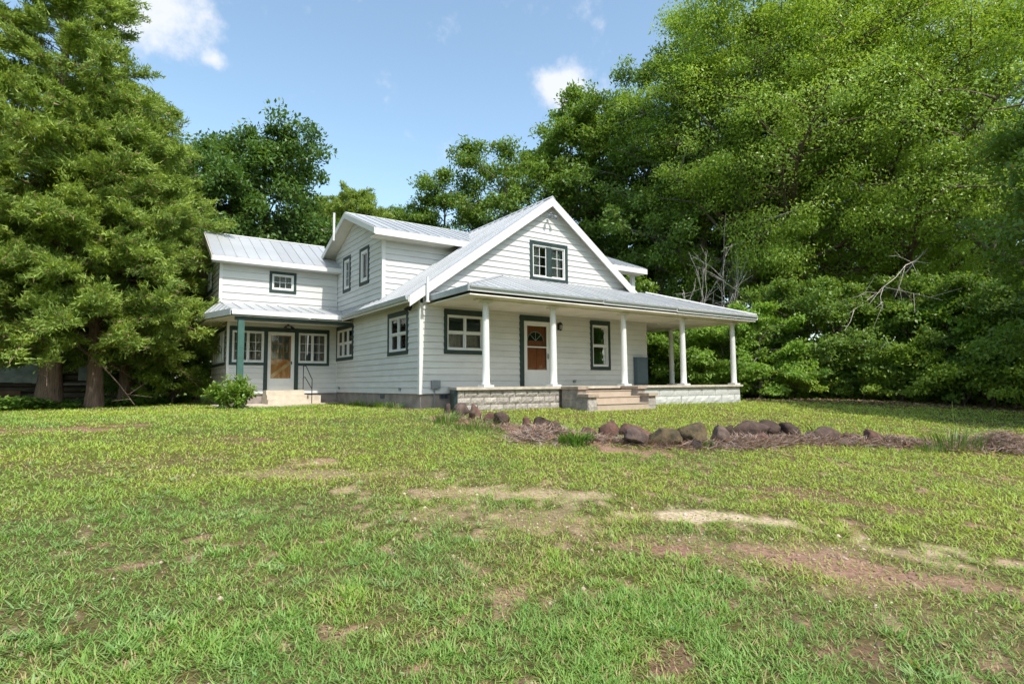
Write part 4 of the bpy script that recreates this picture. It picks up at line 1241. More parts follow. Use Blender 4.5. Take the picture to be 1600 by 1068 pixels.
T(mid_b, 585, 49, .86, 2.3, "low tree directly left of the upper side gable roof's far end")
T(mid_a, 480, 48, .86, 4.3, "low tree in the gap between the rounded oak and the conifer tops")
CG = "cedars beside the log shed"
plant("cedar_tree", ced_a, (-9.3, 10.9), 1.0, .4, "tall shaggy cedar at the far left with a thick fluted trunk", "tree", CG)
plant("cedar_tree", ced_b, (-8.0, 10.2), 1.0, 2.2, "bushy cedar with an upright reddish trunk in front of the log shed", "tree", CG)
plant("cedar_tree", ced_b, (-7.0, 13.0), 1.0, 4.4, "cedar whose branches reach toward the left corner of the house wing", "tree", CG)
plant("cedar_tree", ced_a, (-14.0, 9.2), .9, 5.0, "cedar cut off by the left edge of the picture", "tree", CG)
T(dark_a, 402, 34, .98, .3, "dark rounded oak rising above the two-storey wing roof")
T(dark_a, 305, 30, .80, 2.0, "dark tree showing between the cedars and the rounded oak")
T(dark_a, 470, 40, .76, 4.0, "low dark tree right of the rounded oak behind the wing roof")
T(ced_b, 552, 44, 1.32, 1.0, "small conifer top behind the upper side gable")
T(ced_b, 512, 46, 1.32, 3.2, "dark conifer top just left of the white pipe on the side gable")
T(mid_b, 655, 46, .88, 0.0, "slim tree left of the pair standing over the cross gable roof")
T(mid_b, 708, 45, .95, 2.1, "slim tree right of the pair standing over the cross gable roof")
T(mid_a, 800, 43, 1.10, 1.1, "tree rising just left of the front gable peak")
T(mid_b, 978, 43, 1.30, 0.9, "tall slender tree between the front gable peak and the open branched tree")
T(mid_b, 858, 42, 1.18, 4.2, "pointed tree rising behind the front gable peak")
T(open_a, 1035, 40, 1.0, .8, "open branched tree with pale limbs and sky between them right of the gable")
T(open_a, 1090, 37, 1.10, 3.0, "tall open tree with its top near the cloud edge")
T(big_b, 1135, 36, 1.08, 1.9, "tall bright oak standing behind the right end of the porch roof")
T(big_a, 1225, 34.5, 1.12, .2, "broad oak with drooping boughs in the middle of the right-hand woods")
T(big_a, 1420, 33, 1.14, 2.5, "broad bright oak hanging over the right side of the lawn")
T(big_b, 1590, 31, 1.12, 4.4, "oak at the right edge of the picture overhanging the lawn")
T(big_b, 1320, 41, 1.2, 5.2, "tall oak set back between the two broad oaks")
T(big_a, 1510, 41, 1.2, 3.7, "tall oak set back behind the right edge of the lawn")
T(mid_a, 1040, 44, 1.0, 2.6, "darker tree deep in the woods behind the porch roof")
T(mid_b, 1160, 46, 1.1, .6, "darker tree deep in the woods above the porch end")
T(mid_a, 610, 52, .95, 3.6, "distant tree low behind the cross gable ridge")
T(mid_a, 900, 50, 1.0, 5.1, "distant tree filling the gap behind the front gable")
T(mid_b, 980, 54, 1.1, 1.4, "distant tree right of the upper right eave")
T(mid_a, 1260, 50, 1.15, 0.4, "distant tree deep between the oaks on the right")
T(mid_a, 1440, 48, 1.15, 1.9, "distant tree deep behind the broad bright oak")
T(mid_b, 1380, 55, 1.15, 3.9, "distant slim tree deep in the right-hand woods")
T(mid_a, 1600, 46, 1.1, 4.9, "distant tree at the right edge deep in the woods")
T(mid_b, 810, 56, .95, 2.9, "distant tree directly behind the main roof ridge")
T(dark_a, 200, 36, .82, 5.5, "dark tree behind the log shed")
T(dark_a, 60, 38, .9, 1.2, "dark tree behind the left end of the log shed")

UG = "understory bushes along the edge of the woods"
UL = [(under_a, 1078, 28, .80, 0.0, "lime green sapling with layered leaves seen between the porch columns"),
      (under_a, 1128, 27.5, .72, 1.7, "lime green sapling behind the right corner column of the porch"),
      (under_b, 1030, 31, .80, 2.0, "bush just right of the house wall seen under the porch roof"),
      (under_a, 1185, 27, .85, 4.1, "layered bush just right of the porch end"),
      (under_b, 1235, 29, .95, 3.3, "mid green bush left of the fallen pale branch"),
      (under_c, 1215, 27.5, .72, .8, "low bush on the ground right of the porch base"),
      (under_c, 1285, 29, .75, 2.9, "low bush below the gap in the middle of the treeline"),
      (under_b, 1310, 29, .92, .5, "bush under the fallen pale branch"),
      (under_a, 1365, 29.5, .95, 2.4, "lime bush in the middle of the right-hand treeline"),
      (under_b, 1425, 28.5, 1.0, 5.0, "tall bush right of the fallen pale branch"),
      (under_c, 1405, 27.5, .9, 1.3, "low bush at the lawn edge in the middle of the treeline"),
      (under_a, 1485, 27.5, 1.0, 1.0, "bright bush behind the tall grass stalk"),
      (under_b, 1545, 26.5, .98, 2.7, "tall bush near the right edge of the picture"),
      (under_c, 1500, 26.5, 1.0, 3.9, "low bush at the lawn edge near the right of the picture"),
      (under_c, 1580, 25.5, 1.0, 5.1, "low bush at the right edge of the lawn"),
      (under_a, 1620, 26, 1.05, 3.0, "bush cut off by the right edge of the picture"),
      (under_b, 985, 31, 1.0, 1.1, "bush hidden behind the right end of the house wall"),
      (under_c, 1125, 29, .9, .4, "low bush behind the porch floor at its right corner"),
      (under_c, 1060, 30, .95, 2.2, "low bush behind the porch floor left of the corner column"),
      (under_c, 1345, 28.5, .8, 5.6, "low bush below the fallen pale branch")]
for pr_, px, dep, sc, ro, lb in UL:
    plant("bush", pr_, bear(px, dep), sc, ro, lb, "bush", UG, parts=("stem", "foliage"))
plant("bush", under_b, (-5.6, 14.2), .78, .6, "dark bush filling the gap between the log shed and the house", "bush", "bushes beside the sun porch", parts=("stem", "foliage"))
plant("bush", under_b, (-6.3, 14.9), .85, 4.0, "dark bush against the right end of the log shed", "bush", "bushes beside the sun porch", parts=("stem", "foliage"))
plant("bush", under_c, (-5.4, 12.2), .62, 1.0, "low dark bush at the left wall of the sun porch", "bush", "bushes beside the sun porch", parts=("stem", "foliage"))
plant("bush", under_b, (-5.0, 17.0), 1.0, 2.6, "tall dark bush behind the left end of the house wing", "bush", "bushes beside the sun porch", parts=("stem", "foliage"))
# oaks standing to the right of the lawn, which throw the long shadow across it
shade_t = mesh_pair("edge_tree", broad_tree(71, 10.5, 3.3, 1.8, 40, 40000, ln=.17, wd=.08, clump=.19, trunk_r=.18, droop=.25), M['bark'], M['leaf_mid'])
plant("tree", shade_t, (16.5, -12.4), 1.0, 1.0, "dark leafy tree just touching the right edge of the picture, shading the lawn", "tree", TW)
plant("tree", shade_t, (17.6, -15.4), 1.45, 3.0, "tree beyond the right edge whose shade falls across the lawn", "tree", TW)
plant("tree", shade_t, (24.0, -15.4), 1.25, 5.0, "tree farther beyond the right edge shading the far lawn", "tree", TW)

# the wood across the lane behind the camera, mirrored in the panes
for q, (pr_, x, y, sc, ro) in enumerate(((big_a, -12, -48, .9, 0), (big_b, 0, -52, .9, 1), (big_a, 11, -50, .85, 2), (big_b, 22, -47, .9, 3), (big_a, 33, -44, .9, 4), (big_b, 44, -38, .9, 5), (mid_a, 5, -46, .8, 1.5), (mid_a, 27, -42, .8, 2.5), (mid_a, 38, -36, .8, .5), (mid_a, -6, -45, .8, 3.5), (mid_a, 16, -44, .8, 4.5))):
    plant("tree", pr_, (x, y), sc, ro, "tree of the wood across the lane, seen only mirrored in the front windows", "tree", "trees mirrored in the windows")

# front-left shrub
def shrub_mesh(seed, R_, H_, n, ln, wd):
    r = np.random.default_rng(seed)
    paths = []; tips = []
    for i in range(26):
        az = r.uniform(0, 6.28); rr = R_ * r.uniform(.3, 1.0); h = H_ * r.uniform(.45, 1.05) * (1 - .35 * (rr / R_) ** 2)
        q = np.linspace(0, 1, 5)[:, None]
        en = np.array([np.cos(az) * rr, np.sin(az) * rr, h])
        pts = np.array([np.cos(az) * .1, np.sin(az) * .1, -.05]) * (1 - q) + en * q ** np.array([1.2, 1.2, .8]) + np.cumsum(r.normal(0, .012, (5, 3)), 0)
        paths.append((pts, np.linspace(.012, .004, 5)))
        for u in (.45, .6, .75, .88, 1.0):
            tips.append(np.array([np.interp(u, q[:, 0], pts[:, c]) for c in range(3)]))
    tips = np.array(tips); nC = len(tips); per = n // nC
    ci = np.repeat(np.arange(nC), per); N = len(ci)
    d = unit(r.normal(0, 1, (N, 3)) + np.array([0, 0, .35]))
    pos = tips[ci] + d * r.uniform(.01, .14, (N, 1))
    pos[:, 2] = np.maximum(pos[:, 2], .02)
    axis = unit(d + np.array([0, 0, -.25]) + r.normal(0, .3, (N, 3)))
    nrm = unit(r.normal(0, .4, (N, 3)) + np.array([0, 0, 1.]))
    s = r.uniform(.7, 1.25, N)
    ct = r.random(nC)
    tint = np.stack([np.clip(ct[ci] * .5 + r.random(N) * .5, 0, 1), r.random(N)], 1)
    return tube_np(paths, 5), leaves_np(pos, axis, nrm, ln * s, wd * s, tint)
shr = mesh_pair("shrub", shrub_mesh(5, .85, .95, 3600, .12, .06), M['bark'], M['leaf_shrub'])
o = plant("shrub", shr, (-4.25, 4.75), 1.0, .3, "rounded leafy green shrub at the foot of the green porch post", "shrub", None, parts=("stem", "foliage"))

# bare dead limbs
def dead_tree(name, base, tops, seed, label, cat="dead tree", r0=.05):
    r = np.random.default_rng(seed); paths = []
    base = np.array(base, float)
    for tpt in tops:
        tpt = np.array(tpt, float); L_ = np.linalg.norm(tpt - base)
        q = np.linspace(0, 1, 7)[:, None]
        pts = base + (tpt - base) * q + np.cumsum(r.normal(0, .022 * L_, (7, 3)), 0) * np.minimum(1, 2 * q)
        paths.append((pts, np.linspace(r0, .009, 7)))
        for s in range(6):
            u = r.uniform(.35, .95); p = np.array([np.interp(u, q[:, 0], pts[:, c]) for c in range(3)])
            d = unit((tpt - base) / L_ + r.normal(0, .6, 3)); l = L_ * r.uniform(.12, .35)
            e = p + d * l
            paths.append((np.stack([p, p + d * l * .5 + r.normal(0, .03 * l, 3), e]), np.array([r0 * .45, r0 * .3, .006])))
            for s2 in range(2):
                d2 = unit(d + r.normal(0, .6, 3)); p2 = p + d * l * r.uniform(.4, .9)
                paths.append((np.stack([p2, p2 + d2 * l * .45]), np.array([.012, .005])))
    V, Q = tube_np(paths, 5)
    me = np_mesh(name, V, Q, M['dead'], smooth=True)
    o = bpy.data.objects.new(name, me); COL.objects.link(o)
    return tag(o, label, cat)
bx_, by_ = bear(1115, 30)
def off(px, dep, z):
    x, y = bear(px, dep); return (x, y, z)
dead_tree("dead_tree", (bx_, by_, -.6), [off(1085, 30, 6.0), off(1100, 30.3, 6.6), off(1125, 29.8, 7.0), off(1150, 30, 6.3), off(1182, 30.4, 6.6), off(1070, 30, 5.0)], 4, "pale bare dead branches rising behind the right end of the porch roof", r0=.036)
dead_tree("fallen_branch", off(1458, 30.5, 7.4), [off(1345, 26.6, 3.2), off(1372, 26.8, 3.0)], 9, "long pale dead branch hanging down in front of the right-hand woods", "branch", .04)

# ------------------------------------------------------------------ log shed behind the cedars
shed = empty("log_shed", (-9.5, 19, -.45), "dark old log shed with loose tin sheets hanging behind the cedar trunks", "shed")
r = random.Random(3)
zb = -.45
k = MB(); k.box(-13.4, -5.7, 17.25, 17.35, -.6, 2.7); k.box(-13.4, -13.3, 17.35, 22, -.6, 2.7); k.box(-5.8, -5.7, 17.35, 22, -.6, 2.7); k.box(-13.4, -5.7, 22.0, 22.1, -.6, 2.7)
sw_ = k.build("wall", M['log'], shed)
for i in range(12):
    z = -.36 + i * .262
    k = MB(); k.tube([(-13.5, 17.13 + r.uniform(-.02, .02), z + r.uniform(-.02, .02)), (-9.6, 17.13, z + r.uniform(-.03, .03)), (-5.6, 17.13 + r.uniform(-.02, .02), z + r.uniform(-.02, .02))], [.125, .118, .12], 8)
    k.build("log", M['log'], sw_)
def tin(x0, x1, z0, z1, y):
    x = x0; i = 0
    while x < x1 - .02:
        xe = min(x + .66, x1); k = MB(); n = 14; vs = []
        dz = r.uniform(-.05, .05)
        for q in range(n + 1):
            xx = x + (xe - x) * q / n; yy = y - .012 * math.sin(q * math.pi / 1.0 + .5) * (1 if q % 2 else -1)
            vs += [(xx, yy, z0 + dz), (xx, yy - .03, z1 + dz * .3)]
        k.add(vs, [(2 * q, 2 * q + 2, 2 * q + 3, 2 * q + 1) for q in range(n)])
        k.build("tin_sheet", M['tin'], shed); x = xe - .02; i += 1
tin(-12.9, -9.35, .48, 1.55, 16.90); tin(-8.75, -8.0, .55, 1.6, 16.92); tin(-7.45, -5.65, .58, 1.75, 16.88)
k = MB(); k.tube([(-9.6, 16.86, .40), (-5.9, 16.86, .44)], .05, 8); k.build("pole", M['plank_grey'], shed)
k = MB(); k.box(-7.0, -6.05, 16.90, 16.95, .02, .22); k.build("plank", M['plank_grey'], shed)
k = MB(); k.box(-8.3, -8.15, 16.80, 16.92, -.5, .9); k.build("post", M['plank_grey'], shed)
for z in (-.30, -.05):
    k = MB(); k.box(-12.6, -10.7, 16.84, 16.90, z, z + .2); k.build("plank", M['brown_wood'], shed)
k = MB(); k.prism([(-13.9, 16.6, 2.55), (-5.3, 16.6, 2.55), (-5.3, 19.7, 3.9), (-13.9, 19.7, 3.9)], (0, 0, -.06)); k.prism([(-13.9, 22.8, 2.55), (-13.9, 19.7, 3.9), (-5.3, 19.7, 3.9), (-5.3, 22.8, 2.55)], (0, 0, -.06)); sr_ = k.build("roof", M['rust'], shed)
roof_plane(sr_, [(-13.9, 16.6, 2.56), (-5.3, 16.6, 2.56), (-5.3, 19.7, 3.91), (-13.9, 19.7, 3.91)], (1, 0, 0), .7, m=M['tin'])

# ------------------------------------------------------------------ rocks edging the raised lawn
def rock_mesh(seed, m, sx, sy, sz, flat):
    r = np.random.default_rng(seed)
    import bmesh
    bm = bmesh.new(); bmesh.ops.create_icosphere(bm, subdivisions=3, radius=1)
    v = np.array([x.co[:] for x in bm.verts]); f = np.array([[q.index for q in t.verts] for t in bm.faces]); bm.free()
    # planar cuts give broken faces
    for fr, am in ((2.1, .16), (4.5, .08)):
        ph = r.uniform(0, 6, (3, 3))
        v *= (1 + am * sum(np.sin(v @ (ph[i] * fr / 2) + ph[i, 0] * 3) for i in range(3)) / 3)[:, None]
    for _ in range(22):
        n = unit(r.normal(0, 1, 3)); d = r.uniform(.48, .80)
        sd_ = v @ n; over = sd_ > d
        v[over] -= n * (sd_[over] - d)[:, None]
    v += r.normal(0, .018, v.shape)
    v[:, 2] = np.where(v[:, 2] > flat, flat + (v[:, 2] - flat) * .3, v[:, 2])
    v[:, 2] = np.maximum(v[:, 2], -.55)
    v *= np.array([sx, sy, sz])
    return np_mesh("rock", v, f, m)
def ground_at(x, y):
    d_, _ = row_dist(np.array([x]), np.array([y]))
    return float(gz(x, y) + np.exp(-(d_[0] / .38) ** 2) * .11)
RK = [(-1.08, -3.72, .19, .22, 'rock', "small dark rock leaning against the leftmost boulder of the stone edging"),
      (-.93, -4.05, .39, .26, 'rock_grey', "round purple grey boulder at the left end of the stone edging"),
      (-.65, -4.28, .31, .26, 'rock_red', "brown sloping rock touching the right side of the round left boulder"),
      (-.85, -5.17, .25, .16, 'rock_red', "small reddish rock between the left boulder and the dark cluster"),
      (-.78, -5.52, .38, .2, 'rock', "low dark rock in the cluster left of the straw mound"),
      (-.73, -6.34, .23, .19, 'rock_red', "small pinkish rock half under the left edge of the straw mound"),
      (-.26, -6.24, .46, .24, 'rock', "dark tilted slab poking out above the straw mound"),
      (.15, -7.69, .42, .24, 'rock_red', "dark red rock behind the bare red earth"),
      (1.10, -7.47, .54, .19, 'rock_red', "flat-topped reddish slab behind the grey rock"),
      (.02, -8.56, .54, .20, 'rock_grey', "grey rock resting on the bare red earth"),
      (.38, -8.87, .50, .20, 'rock_moss', "rounded brown mossy rock left of the biggest boulder"),
      (1.03, -8.94, .61, .25, 'rock_moss', "biggest boulder of the edging with a mossy brown face"),
      (1.52, -9.16, .36, .24, 'rock_grey', "small purple grey rock right of the biggest boulder"),
      (2.67, -9.02, .60, .27, 'rock', "long dark block with a flat top right of the middle of the edging"),
      (3.09, -9.20, .42, .28, 'rock', "dark rock wedged in the middle of the row of three dark blocks"),
      (3.50, -9.29, .42, .27, 'rock', "dark sloping rock at the right end of the row of three dark blocks"),
      (2.02, -9.22, .21, .09, 'rock', "little dark stone in the straw before the long dark block"),
      (4.00, -9.77, .48, .21, 'rock', "low dark rock sunk in the straw right of the three dark blocks"),
      (4.61, -9.95, .34, .10, 'rock', "thin dark stone barely showing above the straw"),
      (4.67, -10.31, .45, .15, 'rock_red', "reddish low rock half buried in straw toward the right"),
      (5.58, -10.10, .16, .09, 'rock', "tiny dark stone behind the straw toward the right"),
      (5.07, -10.49, .26, .10, 'rock', "small dark stone in the straw left of the tall grass clump"),
      (-.55, -7.0, .28, .15, 'rock', "dark jagged stone behind the middle of the straw mound"),
      (-.15, -7.45, .26, .14, 'rock_red', "small rusty stone just left of the dark red rock"),
      (.62, -7.95, .34, .16, 'rock', "dark stone between the dark red rock and the flat slab"),
      (1.95, -8.95, .36, .22, 'rock', "dark stone filling the gap left of the long dark block"),
      (2.38, -9.42, .30, .13, 'rock_red', "rusty stone at the foot of the long dark block"),
      (.72, -9.25, .24, .12, 'rock_grey', "grey stone tucked between the mossy rock and the biggest boulder"),
      (-.95, -4.65, .26, .16, 'rock', "dark stone behind the green clump at the left end of the edging"),
      (3.75, -9.62, .28, .13, 'rock', "dark stone just right of the sloping rock ending the dark blocks"),
      (4.33, -10.0, .24, .11, 'rock_red', "small rusty stone between two low stones in the straw"),
      (6.15, -11.2, .30, .14, 'rock', "dark stone behind the straw heap at the right edge")]
for i, (x, y, w_, h_, m, lb) in enumerate(RK):
    flat = .62 if 'flat' in lb or 'slab' in lb else 2
    me = rock_mesh(100 + i, M[m], w_ * .72, w_ * .58, h_ * 1.1, flat)
    o = bpy.data.objects.new("rock", me); COL.objects.link(o)
    o.location = (x, y, ground_at(x, y) + h_ * .48)
    o.rotation_euler = (random.uniform(-.2, .2), random.uniform(-.25, .25) + (.35 if 'tilted' in lb or 'sloping' in lb else 0), random.uniform(0, 6.28) if w_ < .4 else random.uniform(-.5, .2))
    tag(o, lb, "rock", "rocks edging the raised lawn")

# ------------------------------------------------------------------ ground plants
rg = np.random.default_rng(77)
def in_house(x, y):
    a = (x > -.03) & (x < 12.75) & (y > -2.12) & (y < 12)
    a &= ~((x < 1.0) & (y < -2.1 + (1.0 - 0) * 0 + 2.1 * np.clip((x - .08) / .92, 0, 1) * 0 + 0) )
    a &= ~((y < -.03) & (x < .08 + .92 * (y + 2.1) / 2.1))
    b = (x > -4.1) & (x < .05) & (y > 7.65) & (y < 12)
    c = (x > -4.6) & (x < -.0) & (y > 5.28) & (y < 7.8) & ~((x > -2.6) & (y < 5.3 + (x + 2.6) / 2.54 * 1.9))
    d = (x > 3.6) & (x < 6.47) & (y > -3.42) & (y < -2.0)
    return a | b | c | d

def grass_blades(N, r0, r1, lo, hi, side=False):
    lr = np.log(r0) + rg.random(N) * np.log(r1 / r0)
    rr = np.exp(lr)
    an = (rg.random(N) - .5) * 91
    if side:
        an = np.where(rg.random(N) < .5, -1, 1) * (45.5 + 75 * rg.random(N) ** 1.3)
    an = np.radians(34.75 + an)
    x = CAMP[0] + rr * np.sin(an); y = CAMP[1] + rr * np.cos(an)
    b, _ = bare_map(x, y)
    clump = fbm(x * 6.0, y * 6.0, 2)
    keep = (rg.random(N) > b * np.where(rr > 8, 1.12, .93)) & ~in_house(x, y) & (rg.random(N) < np.where(rr < 7, .18 + clump * 1.15, .5 + clump))
    x, y, rr, b = x[keep], y[keep], rr[keep], b[keep]; n = len(x)
    rd, _ = row_dist(x, y)
    z = gz(x, y) + (fbm(x * .55, y * .55, 3) - .5) * .05 * (np.hypot(x - 4, y - 3) > 9) + np.exp(-(rd / .38) ** 2) * .11 - .006
    big = fbm(x * .28 + 7, y * .28 + 3, 4); mid = fbm(x * 1.3 + 31, y * 1.3 + 11, 3)
    blue = np.clip((-x - 5.6) * .10 + (-y - 10) * .04, -.15, .24)          # cooler, coarser grass toward the near left
    warm = np.clip(.66 + (big - .5) * 2.0 + (mid - .5) * 1.5 - blue + rg.normal(0, .16, n) + b * .2, 0, 1)
    dry = np.clip(rg.random(n) - b * .45 - .10 * (mid > .6), 0.001, 1)
    coarse = np.clip((fbm(x * 1.9 + 70, y * 1.9, 3) - .45) * 4, 0, 1)
    ln = (lo + (hi - lo) * rg.random(n)) * (.75 + .6 * clump[keep]) * (1 + .35 * coarse) * (1 - .35 * b) * (1 + .012 * rr)
    wd = 1.1 * np.maximum(.0048 + .0045 * coarse * rg.random(n), .62 * rr / 575.) * rg.uniform(.75, 1.25, n)
    az = rg.random(n) * 6.283
    up = rg.uniform(.12, 1.0, n)
    axis = unit(np.stack([np.cos(az), np.sin(az), up], 1))
    nrm = unit(np.stack([-np.cos(az) * up, -np.sin(az) * up, np.ones(n)], 1) + rg.normal(0, .25, (n, 3)))
    return np.stack([x, y, z], 1), axis, nrm, ln, wd, np.stack([warm, dry], 1)

def stuff_obj(name, arrs, m, label):
    V, Q, Tn = leaves_np(*arrs)
    me = np_mesh(name, V, Q, m, Tn)
    o = bpy.data.objects.new(name, me); COL.objects.link(o)
    return tag(o, label, None, None, "stuff")
M['grass'] = leaf_mat("lawn_grass", (.21, .37, .085), (.38, .50, .080), (.47, .37, .19), .38, .5, .07)
ga_ = grass_blades(560000, 1.9, 46, .035, .075)
gb_ = grass_blades(100000, .5, 26, .05, .095, True)
gb_ = gb_[:4] + (np.maximum(gb_[4] * 1.7, .010),) + gb_[5:]
stuff_obj("grass", tuple(np.concatenate([a, b]) for a, b in zip(ga_, gb_)), M['grass'], "short green lawn grass with yellowish and bare patches")

# coarse bluish crab grass rosettes, thickest on the near left
nt_ = 1500
lr = np.log(2.0) + rg.random(nt_) * np.log(10 / 2.0); rr = np.exp(lr); an = np.radians(34.75) + (rg.random(nt_) - .5) * np.radians(91)
tx = CAMP[0] + rr * np.sin(an); ty = CAMP[1] + rr * np.cos(an)
b, _ = bare_map(tx, ty)
kp = (b < .5) & ~in_house(tx, ty) & (rg.random(nt_) < np.clip(.12 + (-tx - 5.0) * .28 + (fbm(tx * .9 + 12, ty * .9, 3) - .5) * 2.2, .03, .9))
tx, ty = tx[kp], ty[kp]; K_ = 16
ci = np.repeat(np.arange(len(tx)), K_); n = len(ci); az = rg.random(n) * 6.283
size = rg.uniform(.6, 1.3, len(tx))
axis = unit(np.stack([np.cos(az), np.sin(az), rg.uniform(.05, .75, n)], 1)); nrm = unit(np.stack([-np.cos(az) * .5, -np.sin(az) * .5, np.ones(n)], 1) + rg.normal(0, .2, (n, 3)))
px2 = tx[ci] + rg.normal(0, .02, n); py2 = ty[ci] + rg.normal(0, .02, n)
M['crab'] = leaf_mat("crab_grass", (.19, .33, .12), (.33, .46, .15), (.40, .40, .15), .3, .45, .06)
stuff_obj("coarse_grass", (np.stack([px2, py2, gz(px2, py2) + .012], 1), axis, nrm, rg.uniform(.04, .095, n) * size[ci], rg.uniform(.006, .010, n) * size[ci], rg.random((n, 2))), M['crab'], "coarse bluish crab grass rosettes in the near lawn")

# pebbles and crumbs of soil on the worn spots
n = 26000
lr = np.log(2.2) + rg.random(n) * np.log(9.5 / 2.2); rr = np.exp(lr); an = np.radians(34.75) + (rg.random(n) - .5) * np.radians(91)
x = CAMP[0] + rr * np.sin(an); y = CAMP[1] + rr * np.cos(an); b, tn = bare_map(x, y)
kp = (rg.random(n) < b * .55); x, y, tn, rr = x[kp], y[kp], tn[kp], rr[kp]; n = len(x)
sz = rg.uniform(.004, .012, n) * (1 + 1.2 * (rg.random(n) > .93)) * (.7 + .12 * rr)
oc = np.array([(1, 0, 0), (-1, 0, 0), (0, 1, 0), (0, -1, 0), (0, 0, .7), (0, 0, -.7)], float)
V = (oc[None] * rg.uniform(.6, 1.2, (n, 6, 1)) * sz[:, None, None] + np.stack([x, y, gz(x, y) - b[kp] * .012 + .002 + (fbm(x * .55, y * .55, 3) - .5) * .05], 1)[:, None]).reshape(-1, 3)
F_ = np.array([(0, 2, 4), (2, 1, 4), (1, 3, 4), (3, 0, 4), (2, 0, 5), (1, 2, 5), (3, 1, 5), (0, 3, 5)])
Fq = (np.arange(n)[:, None, None] * 6 + F_[None]).reshape(-1, 3)
M['pebble'] = leaf_mat("pebble", (.22, .13, .095), (.62, .52, .40), (.12, .08, .06), .0, .9, .3)
pme = np_mesh("pebbles", V, Fq, M['pebble'], np.repeat(np.stack([np.clip(tn + rg.normal(0, .2, n), 0, 1), rg.random(n)], 1), 6, axis=0))
po = bpy.data.objects.new("pebbles", pme); COL.objects.link(po); tag(po, "pebbles and soil crumbs on the worn patches of lawn", kind="stuff")

# straw heaped along the edging
n = 15000
seg = rg.integers(0, len(ROW) - 2, n); seg = np.where((seg < 2) & (rg.random(n) < .75), 5, seg); t_ = rg.random(n)
p = ROW[seg] * (1 - t_[:, None]) + ROW[seg + 1] * t_[:, None]
w_ = .08 + .10 * fbm(p[:, 0] * 1.3, p[:, 1] * 1.3, 2)
p = p + rg.normal(0, 1, (n, 2)) * w_[:, None] * .8 + np.array([-.06, -.22])
mound = np.zeros(n)
for mx, my, mr, mh in ((-1.0, -7.1, .45, .16), (6.5, -11.9, .6, .26), (4.9, -10.9, .45, .10), (1.9, -9.5, .5, .07), (3.2, -9.75, .6, .07)):
    mound = np.maximum(mound, mh * np.exp(-(((p[:, 0] - mx) ** 2 + (p[:, 1] - my) ** 2) / mr ** 2)))
for mx, my, k_ in ((-1.05, -7.15, 2500), (6.5, -11.9, 3000)):
    q = rg.normal(0, 1, (k_, 2)) * .33 + np.array([mx, my]); p = np.concatenate([p, q])
    mound = np.concatenate([mound, (.16 if mx < 0 else .26) * np.exp(-((q[:, 0] - mx) ** 2 + (q[:, 1] - my) ** 2) / .2)])
n = len(p)
rd, _ = row_dist(p[:, 0], p[:, 1])
z = gz(p[:, 0], p[:, 1]) + np.exp(-(rd / .38) ** 2) * .11 + mound * rg.random(n) ** .4 + rg.random(n) * .03
az = rg.random(n) * 6.283
axis = unit(np.stack([np.cos(az), np.sin(az), rg.normal(.05, .35, n)], 1)); nrm = unit(rg.normal(0, .5, (n, 3)) + [0, 0, 1])
stuff_obj("dry_straw", (np.stack([p[:, 0], p[:, 1], z], 1), axis, nrm, rg.uniform(.08, .26, n), np.full(n, .012), rg.random((n, 2))), M['straw'], "pinkish dry straw heaped along the stone edging")

# leafy ground cover below the cedars
n = 15000
x = rg.uniform(-14, -4.6, n); y = 6.6 + (x + 11) * 1.05 + np.abs(rg.normal(0, 1.8, n)) + (fbm(x * .9, x * 0, 2) - .5) * 1.6
keep = (fbm(x * .8 + 5, y * .8, 3) > .44) & ~in_house(x, y); x, y = x[keep], y[keep]; n = len(x)
hh = np.clip((fbm(x * .7 + 90, y * .7, 3) - .3) * 1.1, .03, .42)
z = gz(x, y) + hh * rg.random(n) ** .6
az = rg.random(n) * 6.283
stuff_obj("ground_cover", (np.stack([x, y, z], 1), unit(np.stack([np.cos(az), np.sin(az), rg.normal(-.1, .3, n)], 1)), unit(rg.normal(0, .4, (n, 3)) + [0, -.2, 1]), rg.uniform(.10, .19, n), rg.uniform(.06, .10, n), rg.random((n, 2))), M['ivy'], "bright leafy ground cover below the cedars")
# tangled undergrowth along the foot of the woods
n = 40000
px_ = rg.uniform(1000, 1680, n); dp = 28.6 + np.abs(rg.normal(0, 1.4, n)) + np.maximum(0, px_ - 1300) * -.004 + (fbm(px_ * .03, px_ * 0, 3) - .5) * 2.0
x = CAMP[0] + dp * (F2[0] + R2[0] * (px_ - 800) / 900); y = CAMP[1] + dp * (F2[1] + R2[1] * (px_ - 800) / 900)
hh = np.clip((fbm(x * .55 + 30, y * .55 + 12, 4) - .22) * 3.2, .15, 1.9)
zz = rg.random(n) ** .75
az = rg.random(n) * 6.283; fp = (fbm(x * 1.6, y * 1.6 + 60, 2) + rg.normal(0, .15, n))
stuff_obj("undergrowth", (np.stack([x, y, gz(x, y) + hh * zz], 1), unit(np.stack([np.cos(az), np.sin(az), rg.normal(-.25, .3, n)], 1)), unit(rg.normal(0, .5, (n, 3)) + [-.3, -.3, .7]), rg.uniform(.12, .24, n), rg.uniform(.06, .12, n), np.stack([np.clip(fp, 0, 1), rg.random(n)], 1)), M['leaf_lime'], "tangled green undergrowth along the foot of the woods")
